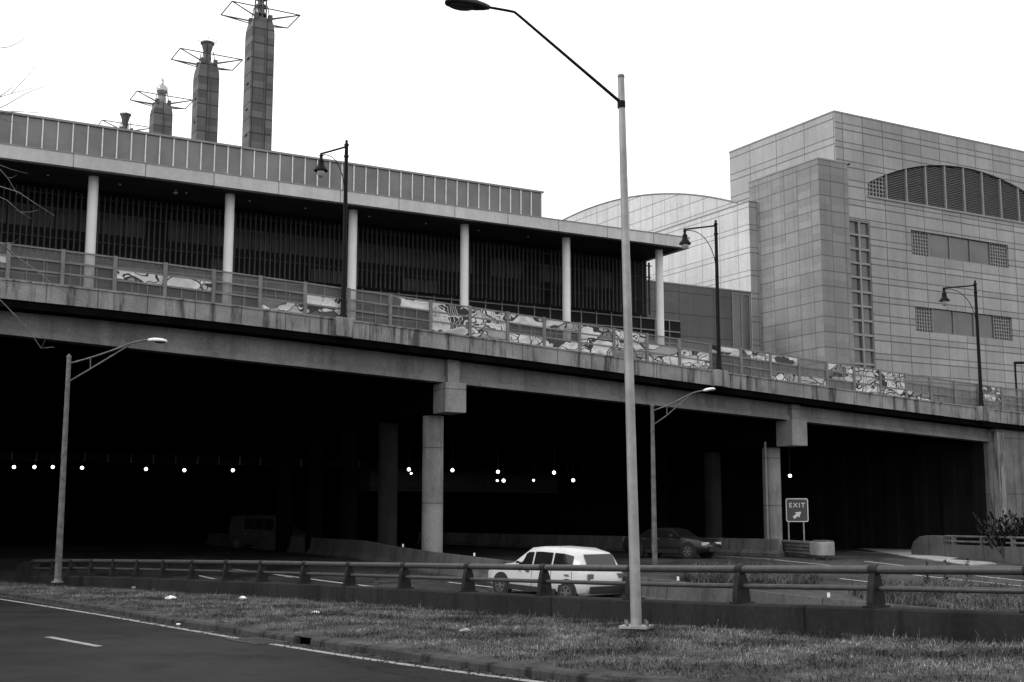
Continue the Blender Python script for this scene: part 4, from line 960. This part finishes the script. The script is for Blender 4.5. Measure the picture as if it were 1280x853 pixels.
truss_lamp(b3, 814.5, 509, [(817, 514), (835, 507), (855, 497), (868, 490), (880, 488.5)], [(817, 532), (833, 520), (864, 493)], [(833.5, 508), (833.5, 518)], [(879, 488.5), (894, 486.5)],
           'weathered street lamp with truss arm beyond the railing, right of the tall pale lamp', .09)

# ================================================================== UNDERPASS LAMPS
lst = [(17.5, 584, 5.4), (43, 584, 5.4), (66, 584, 5.4), (102.6, 585, 5.4), (182.6, 586.5, 5.4), (230.5, 588, 5.3), (291, 588, 5.2), (511, 587, 4.8), (514, 592, 4.9), (565.6, 588, 4.6), (622.5, 590, 4.6),
       (621.5, 601, 4.4), (629.5, 601, 4.4), (667, 600.6, 4.3), (692.5, 591, 4.5), (716.5, 600.6, 4.2), (987.5, 595, 4.15)]
nth = ['far left', 'second from the left', 'third from the left, left of the left lamp pole', 'fourth from the left, just right of the left lamp pole', 'fifth from the left', 'sixth from the left', 'seventh from the left, above the dark van',
       'upper one of a close pair left of the front column', 'lower one of a close pair left of the front column', 'just right of the front column', 'upper of a cluster of three', 'lower left of a cluster of three', 'lower right of a cluster of three', 'small one between cluster and bright lamp', 'bright one left of the last lamp', 'last one before the tall pale lamp pole', 'beside the column above the exit sign']
for (x, y, z_), nm in zip(lst, nth):
    c = on_z(x, y, z_)
    r_ = (.14 if x not in (621.5, 514, 667) else .09) * .85 * c[1] / 92
    t = thing('underpass_lamp', loc_of(c), 'glowing underpass lamp, ' + nm, 'lamp', 'lamps glowing inside the underpass')
    MB().lathe((c[0], c[1], c[2] - r_), [(r_ * math.sin(a), r_ - r_ * math.cos(a)) for a in np.linspace(.05, 3.09, 9)], 12).build('globe', M['lamp_on'], t)
    MB().tube([c + Z * r_, np.array([c[0], c[1], 6.6])], .025, 5).build('hanger', M['iron'], t)

# ================================================================== VEHICLES
def vehicle(name, label, cat, loc, heading, paintm, Lg=4.7, Wd=1.85, H=1.7, kind='suv', group=None):
    t = thing(name, loc, label, cat, group); t['_o'] = (0, 0, 0)
    hl, hw = Lg / 2, Wd / 2
    if kind == 'suv': st = [(-hl, .45, .75, .80, .78), (-hl + .12, .30, .95, 1.02, .92), (-hl + .45, .25, 1.02, H * .93, .97), (-hl + 1.1, .25, 1.02, H, 1.), (-.2, .25, 1.02, H, 1.), (.35, .25, 1.02, H * .96, 1.), (hl - 1.45, .25, 1.02, 1.12, .99), (hl - .5, .25, .92, .98, .96), (hl - .12, .30, .72, .84, .88), (hl, .42, .58, .66, .72)]
    elif kind == 'van': st = [(-hl, .45, 1.0, H * .92, .92), (-hl + .15, .28, 1.1, H, .98), (-hl + 1.1, .25, 1.1, H, 1.), (-.2, .25, 1.1, H, 1.), (hl - 1.6, .25, 1.1, H * .97, 1.), (hl - .95, .25, 1.05, 1.2, .98), (hl - .3, .28, .9, .98, .94), (hl, .42, .62, .72, .76)]
    else: st = [(-hl, .45, .70, .80, .78), (-hl + .15, .28, .88, .98, .92), (-hl + .9, .25, .92, 1.02, .97), (-hl + 1.5, .25, .93, H * .97, 1.), (-.1, .25, .93, H, 1.), (.45, .25, .93, H * .95, 1.), (hl - 1.35, .25, .90, 1.0, .99), (hl - .4, .25, .80, .86, .95), (hl, .40, .55, .64, .74)]
    vs = []; n = 12
    def ring(x, zl, zb, zr, s):
        w = hw * s; cab = min(1, max(0, (zr - zb) / .4)); wr = w * (1 - .20 * cab)
        pts = [(-w * .85, zl), (-w * .98, zl + .12), (-w, (zl + zb) / 2), (-w * .97, zb), (-wr, zb + (zr - zb) * .85), (-wr * .8, zr)]
        return [(x, a, b) for a, b in pts] + [(x, -a, b) for a, b in pts[::-1]]
    for q in st: vs += ring(*q)
    fs = [(i * n + k, i * n + (k + 1) % n, (i + 1) * n + (k + 1) % n, (i + 1) * n + k) for i in range(len(st) - 1) for k in range(n)] + [tuple(range(n)), tuple((len(st) - 1) * n + k for k in range(n))]
    body = MB().add(vs, fs, True).build('body', paintm, t)
    # glass: panels sitting just outside the cabin sides, and the screens
    S = np.array(st); xs = S[:, 0]
    def cab_pt(x, f, side, off=.012):
        zb = np.interp(x, xs, S[:, 2]); zr = np.interp(x, xs, S[:, 3]); s = np.interp(x, xs, S[:, 4]); w = hw * s; cab = min(1, max(0, (zr - zb) / .4)); wr = w * (1 - .20 * cab)
        return (x, side * (w * .97 + (wr - w * .97) * f + off), zb + (zr - zb) * .85 * f)
    x_r = xs[2] + .25; x_f = (xs[5] + .55 if kind != 'van' else xs[4] + .1)
    segs = [(x_r, x_r + (x_f - x_r) * .32), (x_r + (x_f - x_r) * .35, x_r + (x_f - x_r) * .66), (x_r + (x_f - x_r) * .69, x_f)]
    for side in (-1, 1):
        for a, b in segs:
            q = []; nx_ = 7
            for kx in range(nx_):
                for kf in range(4): q.append(cab_pt(a + (b - a) * kx / (nx_ - 1), .10 + .80 * kf / 3, side, .022))
            MB().add(q, [(kx * 4 + kf, kx * 4 + kf + 1, kx * 4 + kf + 5, kx * 4 + kf + 4) for kx in range(nx_ - 1) for kf in range(3)]).build('side_window', M['carglass'], t)
    i_w = {'suv': (5, 6), 'van': (4, 5), 'sedan': (5, 6)}[kind]; i_r = {'suv': (1, 2), 'van': (0, 1), 'sedan': (2, 3)}[kind]
    for (i0, i1), nm in ((i_w, 'windscreen'), (i_r, 'rear_window')):
        A_, B_ = S[i0], S[i1]; q = []
        for f in (.12, .92):
            x = A_[0] + (B_[0] - A_[0]) * f; z_ = A_[3] + (B_[3] - A_[3]) * f; w = hw * .70
            q += [(x + .012 * (1 if nm == 'windscreen' else -1), -w, z_ + .015), (x + .012 * (1 if nm == 'windscreen' else -1), w, z_ + .015)]
        MB().add(q, [(0, 1, 3, 2)]).build(nm, M['carglass'], t)
    for x in (-hl + .85, hl - .9):
        for side in (-1, 1):
            y = side * (hw - .09)
            vs = []; 
            MB().tube([(x, y - .08, .36), (x, y + side * .085, .36)] if side > 0 else [(x, y + .08, .36), (x, y - .085, .36)], .42, 22).build('wheel_arch', M['tyre'], t)
            tp = MB().tube([(x, y - .11, .34), (x, y + .11, .34)], .34, 22).build('wheel', M['tyre'], t)
            mr_ = MB().tube([(x, y + side * .112, .34), (x, y + side * .13, .34)], .055, 10)
            for ks in range(6):
                an = ks * math.pi / 3; d_ = np.array([math.cos(an), 0, math.sin(an)]); mr_.xbox(np.array([x, y + side * .118, .34]) + d_ * .12, (d_, (0, 1, 0), np.cross(d_, (0, 1, 0))), (.085, .008, .028))
            for ks in range(18):
                an = ks * math.pi / 9; d_ = np.array([math.cos(an), 0, math.sin(an)]); mr_.xbox(np.array([x, y + side * .118, .34]) + d_ * .21, (d_, (0, 1, 0), np.cross(d_, (0, 1, 0))), (.014, .010, .039))
            mr_.build('rim', M['rim'], tp)
    for side in (-1, 1):
        MB().xbox((hl - .16, side * hw * .62, .68), ((1, 0, 0), (0, 1, 0), (0, 0, 1)), (.10, .2, .075)).build('headlight', M['headlamp'], t, bevel=.02)
        MB().xbox((-hl + .08, side * hw * .72, .86), ((1, 0, 0), (0, 1, 0), (0, 0, 1)), (.07, .12, .12)).build('tail_light', M['tail'], t, bevel=.02)
        MB().xbox((hl - 1.75, side * (hw + .09), 1.05), ((1, 0, 0), (0, 1, 0), (0, 0, 1)), (.06, .09, .07)).build('wing_mirror', paintm, t, bevel=.02)
    for side in (-1, 1):
        for a, b in segs:
            for x in (a - .03,):
                zt2 = np.interp(x, xs, S[:, 2]); w = hw * np.interp(x, xs, S[:, 4])
                MB().add([(x - .008, side * (w + .004), .36), (x + .008, side * (w + .004), .36), (x + .008, side * (w * .975 + .012), zt2), (x - .008, side * (w * .975 + .012), zt2)], [(0, 1, 2, 3)]).build('door_seam', M['tyre'], t)
            MB().xbox((a + .18, side * (hw * .985 + .02), .90), ((1, 0, 0), (0, 1, 0), (0, 0, 1)), (.09, .02, .018)).build('door_handle', M['rim'], t)
        MB().xbox((0, side * (hw * .97), .33), ((1, 0, 0), (0, 1, 0), (0, 0, 1)), (hl - 1.35, .05, .09)).build('sill_trim', M['tyre'], t, bevel=.02)
    MB().xbox((-hl - .0, 0, .48), ((1, 0, 0), (0, 1, 0), (0, 0, 1)), (.05, hw * .78, .11)).build('bumper', M['tyre'], t, bevel=.03)
    MB().xbox((hl + .0, 0, .42), ((1, 0, 0), (0, 1, 0), (0, 0, 1)), (.03, hw * .55, .10)).build('bumper', M['tyre'], t, bevel=.02)
    t.rotation_euler = (0, 0, heading); return t
c = np.array([1.35, 42.3, 0]); cw = vehicle('white_car', 'white sport utility car on the ramp, half hidden behind the railing', 'car', (c[0], c[1], zh(c[1])), math.atan2(.83, -.56) , M['carwhite'], 4.9, 1.9, 1.72)
cw.rotation_euler = (0, -math.atan(.05 * .83), math.atan2(.74, -.67))
c = on_h(336, 686); vehicle('dark_van', 'dark van deep inside the underpass, below the lamps at left', 'van', (c[0], c[1], -.1), math.atan2(-.5, .87), M['cargrey'], 5.2, 2.0, 2.1, 'van')
c = on_h(840, 697.5); vehicle('dark_car', 'dark sedan in the underpass right of the tall pale lamp pole', 'car', (c[0], c[1], -.1), math.atan2(-.62, .78), M['cardark'], 4.6, 1.8, 1.42, 'sedan')

# ================================================================== VEGETATION AND SMALL THINGS
def blades(name, pts, hmin, hmax, w, mt, lean=.5, clump=False):
    n = len(pts); h = rng.uniform(hmin, hmax, n) * rng.uniform(.5, 1, n)
    if clump: h *= .45 + .75 * (np.sin(pts[:, 0] * 1.9 + 1.3 * np.sin(pts[:, 1])) * np.sin(pts[:, 1] * .9 + pts[:, 0]) * .5 + .5)
    a = rng.uniform(0, 2 * math.pi, n); l = rng.uniform(0, lean, n) * h; la = rng.uniform(0, 2 * math.pi, n)
    ww = w * rng.uniform(.6, 1.4, n)
    dx, dy = np.cos(a) * ww, np.sin(a) * ww
    p = pts; z0 = p[:, 2] - .01
    v = np.empty((n, 5, 3))
    v[:, 0] = np.stack([p[:, 0] - dx, p[:, 1] - dy, z0], 1); v[:, 1] = np.stack([p[:, 0] + dx, p[:, 1] + dy, z0], 1)
    mx, my = np.cos(la) * l, np.sin(la) * l
    v[:, 2] = np.stack([p[:, 0] + dx * .8 + mx * .35, p[:, 1] + dy * .8 + my * .35, z0 + h * .6], 1); v[:, 3] = np.stack([p[:, 0] - dx * .8 + mx * .35, p[:, 1] - dy * .8 + my * .35, z0 + h * .6], 1)
    v[:, 4] = np.stack([p[:, 0] + mx, p[:, 1] + my, z0 + h * (1 - .3 * l / h)], 1)
    me = bpy.data.meshes.new(name); me.vertices.add(n * 5); me.vertices.foreach_set('co', v.ravel())
    base = np.arange(n)[:, None] * 5; loops = np.concatenate([base + np.array([[0, 1, 2, 3]]), base + np.array([[3, 2, 4]])], 1).ravel()
    me.loops.add(n * 7); me.loops.foreach_set('vertex_index', loops.astype(np.int32)); me.polygons.add(n * 2)
    ls = (np.arange(n)[:, None] * 7 + np.array([[0, 4]])).ravel(); me.polygons.foreach_set('loop_start', ls.astype(np.int32)); me.polygons.foreach_set('loop_total', np.tile([4, 3], n).astype(np.int32))
    me.update(); me.validate(); me.materials.append(mt); o = bpy.data.objects.new(name, me); COL.objects.link(o); return o
# verge grass
N = 330000; i = rng.uniform(14, 80, N); j = rng.uniform(0, rows - 1.01, N); i0 = i.astype(int); j0 = j.astype(int); fi = (i - i0)[:, None]; fj = (j - j0)[:, None]
gp = VG[i0, j0] * (1 - fi) * (1 - fj) + VG[i0 + 1, j0] * fi * (1 - fj) + VG[i0, j0 + 1] * (1 - fi) * fj + VG[i0 + 1, j0 + 1] * fi * fj
patch = np.sin(gp[:, 0] * 1.3 + 2 * np.sin(gp[:, 1] * .7)) * np.sin(gp[:, 1] * 1.1 + gp[:, 0] * .6)
p2 = np.sin(gp[:, 0] * 3.7 + 1.7 * np.sin(gp[:, 1] * 2.3)) * np.sin(gp[:, 1] * 3.1 + gp[:, 0] * 1.4)
keep = (rng.uniform(0, 1, N) < .55 + .28 * patch + .28 * p2) & (j > .35 + .5 * np.sin(gp[:, 0] * 5.) ** 2); gp = gp[keep]
go = blades('grass', gp, .03, .095, .0055, M['grass'], 1.1); tag(go, 'short dry grass of the verge between kerb and barrier wall', 'grass', kind='stuff')
# scattered coarse tufts and gutter grit
ti = rng.integers(0, len(gp), 1500); tf = np.repeat(gp[ti], 14, 0) + np.c_[rng.normal(0, .045, (21000, 2)), np.zeros(21000)]
tag(blades('grass_tufts', tf, .06, .17, .005, M['weeds'], .9), 'coarse darker tufts standing above the short verge grass', 'grass', kind='stuff')
gk = rng.integers(20, len(kerb) - 20, 5200); gd = np.abs(rng.normal(0, .16, 5200)) + .13; gr_ = kerb[gk] + kn[gk] * gd[:, None] + kt[gk] * rng.uniform(-.2, .2, 5200)[:, None]; gr_[:, 2] = [zr(y) + .004 for y in gr_[:, 1]]
mb = MB()
for q in gr_:
    a_ = random.uniform(0, 6.28); l_ = random.uniform(.006, .028); e_ = np.array([math.cos(a_), math.sin(a_), 0]) * l_; h_ = np.array([-e_[1], e_[0], 0]) * random.uniform(.4, .9)
    mb.add([q - e_, q - h_, q + e_, q + h_, q + Z * l_ * .6], [(0, 1, 4), (1, 2, 4), (2, 3, 4), (3, 0, 4)])
tag(mb.build('grit', M['leaf_litter']), 'grit and dead leaf scraps gathered in the gutter along the kerb', 'grit', kind='stuff')
# straw-like tall stalks along the wall foot
k = rng.uniform(2, 115, 420).astype(int); tp = wallc[k] - wn_[k] * rng.uniform(.02, .5, 420)[:, None] + wt[k] * rng.uniform(-.2, .2, 420)[:, None]; tp[:, 2] = WTOP[k] - .41
tag(blades('grass_stalks', tp, .12, .30, .004, M['grass'], .8), 'taller dry grass stalks along the foot of the barrier wall', 'grass', kind='stuff')
def weed_patch(pxpoly, n, hmin, hmax, label):
    P3 = np.array([on_h(x, y) for x, y in pxpoly]); pts = []
    mn, mx_ = P3.min(0), P3.max(0)
    import mathutils.geometry as mg
    while len(pts) < n:
        q = rng.uniform(mn, mx_); c = False; m_ = len(P3); jx = m_ - 1
        for ix in range(m_):
            if (P3[ix][1] > q[1]) != (P3[jx][1] > q[1]) and q[0] < (P3[jx][0] - P3[ix][0]) * (q[1] - P3[ix][1]) / (P3[jx][1] - P3[ix][1]) + P3[ix][0]: c = not c
            jx = ix
        if c and math.sin(q[0] * 2.3) * math.sin(q[1] * 1.1) > rng.uniform(-1.2, .5): pts.append((q[0], q[1], zh(q[1])))
    pts = np.array(pts); o_ = blades('weeds', pts, hmin, hmax, .018, M['weeds'], .8, clump=True); tag(o_, label, 'weeds', kind='stuff')
weed_patch([(850, 727), (870, 717), (1000, 716), (1030, 725), (1010, 735), (930, 735)], 9000, .25, .75, 'bushy weeds on the traffic island left of the lane lines')
weed_patch([(1060, 742), (1110, 735), (1200, 741), (1300, 752), (1300, 775), (1180, 768), (1110, 760)], 16000, .2, .8, 'tall weeds growing beyond the railing at right')
# tall dock weeds
def stalk(px, py, h, label):
    b = on_h(px, py); t = thing('weed_plant', loc_of(b), label, 'plant', 'tall single weeds beyond the railing')
    MB().tube([b, b + Z * h * .6 + np.array([.04, 0, 0]), b + Z * h], [.015, .012, .006], 5).build('stem', M['weeds'], t)
    mb = MB()
    for k in range(70):
        z_ = random.uniform(.25, 1) * h; an = random.uniform(0, 6.28); l = .05 + .22 * (1 - z_ / h) + .06 * random.random(); d = np.array([math.cos(an), math.sin(an), random.uniform(.3, 1.0)]); s = np.array([-d[1], d[0], 0]) * .03
        c = b + Z * z_; mb.add([c, c + d * l * .5 + s, c + d * l, c + d * l * .5 - s], [(0, 1, 2, 3)])
    mb.build('leaves', M['weeds'], t)
stalk(1160, 742, 1.0, 'tall single weed beyond the railing, leftmost of three'); stalk(1183, 745, 1.2, 'tall single weed beyond the railing, middle of three'); stalk(1212, 748, 1.3, 'tall single weed beyond the railing, rightmost of three')
# shrub by the abutment
b = on_y(1274, 668, 57.); b[2] = -.1; t = thing('shrub', loc_of(b), 'dark spiky shrub against the abutment at the right edge', 'shrub')
mbS = MB(); mbL = MB(); random.seed(11)
for k in range(110):
    an = random.uniform(0, 6.28); d = np.array([math.cos(an) * random.uniform(.1, .75), math.sin(an) * .5, 1.]); l = random.uniform(.9, 2.3); bb_ = b + np.array([random.uniform(-.9, .9), random.uniform(-.6, .6), 0])
    p1 = bb_ + d * l * .5; p2 = bb_ + d * l + np.array([d[0] * .3, 0, -.1]); mbS.tube([bb_, p1, p2], [.02, .014, .005], 4, False)
    for q in range(60):
        f = random.uniform(.08, 1); c = bb_ + (p2 - bb_) * f; a2_ = random.uniform(0, 6.28); dd = np.array([math.cos(a2_) * .6, math.sin(a2_) * .6, .7]); s = np.array([-dd[1], dd[0], 0]) * .05; ll = random.uniform(.14, .30)
        mbL.add([c, c + dd * ll * .5 + s, c + dd * ll, c + dd * ll * .5 - s], [(0, 1, 2, 3)])
mbS.build('branches', M['twig'], t); mbL.build('foliage', mat('shrub_leaves', .010, .9, .4, 4, spec=.1), t)
# bare tree left of the frame whose twigs hang into the picture
trk = np.array([-4.7, 5.2, .19]); tr = thing('bare_tree', trk, 'bare tree with thin leafless twigs reaching in at the left edge', 'tree')
lim = MB().tube([trk, trk + np.array([.05, 0, 1.2]), trk + np.array([.1, -.1, 2.8]), trk + np.array([.2, -.1, 5.2])], [.13, .10, .07, .03], 10); lim.build('trunk', M['twig'], tr)
twigs = [[(-130, 190), (-50, 215), (0, 231), (27, 244), (68, 270)], [(-120, 200), (-40, 232), (0, 249), (25, 262), (39, 274)], [(-140, 240), (-60, 270), (0, 306), (20, 322), (51, 341), (85, 375), (112, 379)], [(-120, 300), (-50, 340), (0, 375), (20, 394), (38, 421), (52, 433), (68, 434)],
         [(-120, 90), (-50, 70), (0, 58), (31, 49)], [(-120, 190), (-40, 150), (0, 136), (20, 122), (58, 107)], [(-110, 160), (-30, 130), (0, 122), (41, 110)], [(-120, 150), (-40, 142), (0, 140), (48, 141)], [(-90, 290), (-30, 300), (0, 304), (35, 309)],
         [(-110, 180), (-40, 120), (0, 125), (16, 109)], [(-90, 260), (-20, 200), (0, 205), (22, 243)], [(-110, 330), (-40, 320), (0, 349), (38, 357)]]
mb = MB(); random.seed(5)
for tw in twigs:
    Y0 = random.uniform(5.6, 6.6); pts = [on_y(x, y, Y0 + random.uniform(-.1, .1)) for x, y in tw]; z_ = max(1.8, min(4.6, pts[0][2] - .4)); root = trk + np.array([.12, -.05, z_ - .19])
    pts = [root] + pts; m_ = len(pts); cur = resample(pts, 24); cur[1:-1] += rng.normal(0, .006, (22, 3))
    mb.tube(cur, list(np.linspace(.012, .0014, 24)), 5, False)
    for k in range(5):
        q = random.randint(12, 22); s = cur[q]; d = cur[min(q + 1, 23)] - cur[q]; d /= np.linalg.norm(d); e = d * .6 + np.array([random.uniform(-.1, .5), random.uniform(-.4, .4), random.uniform(-.7, .7)]); l = random.uniform(.06, .22)
        mb.tube([s, s + e * l * .5, s + e * l + np.array([0, 0, .012])], [.002, .0016, .001], 4, False)
mb.build('branches', M['twig'], tr)
# litter on the verge
def litter(px, py, s, label, mt='litter', flat=.4):
    c = on_r(px, py, .15); mb = MB(); vs = []; n = 9
    for i_ in range(5):
        for k in range(n): a = 2 * math.pi * k / n; r_ = .75 * s * math.sin(math.pi * (i_ + .4) / 5) * random.uniform(.55, 1.25); vs.append(c + np.array([r_ * math.cos(a) * 1.5, r_ * math.sin(a), (i_ / 4 - .4) * s * flat * 2 + random.uniform(-.1, .1) * s]))
    fs = [(i_ * n + k, i_ * n + (k + 1) % n, (i_ + 1) * n + (k + 1) % n, (i_ + 1) * n + k) for i_ in range(4) for k in range(n)] + [tuple(range(n)), tuple(4 * n + k for k in range(n))]
    tag(mb.add(vs, fs).build('litter', M[mt], origin=c), label, 'litter', 'litter on the grass verge')
litter(213, 748.5, .13, 'white crumpled paper on the grass, biggest piece, left of the middle of the verge'); litter(303, 748, .09, 'white paper scrap on the grass close to the wall foot'); litter(394, 766, .07, 'white scrap on the grass above the storm drain')
litter(57, 728, .09, 'white scrap on the ground beside the left lamp pole'); litter(167, 735, .07, 'pale scrap on the grass near the wall, right of the left lamp pole', 'litter_brown'); litter(582, 789, .08, 'brown crumpled scrap on the grass near the middle of the verge', 'litter_brown')
litter(223, 781, .04, 'tiny pale scrap against the kerb')
for o in list(bpy.data.objects):
    if '_o' in o: del o['_o']
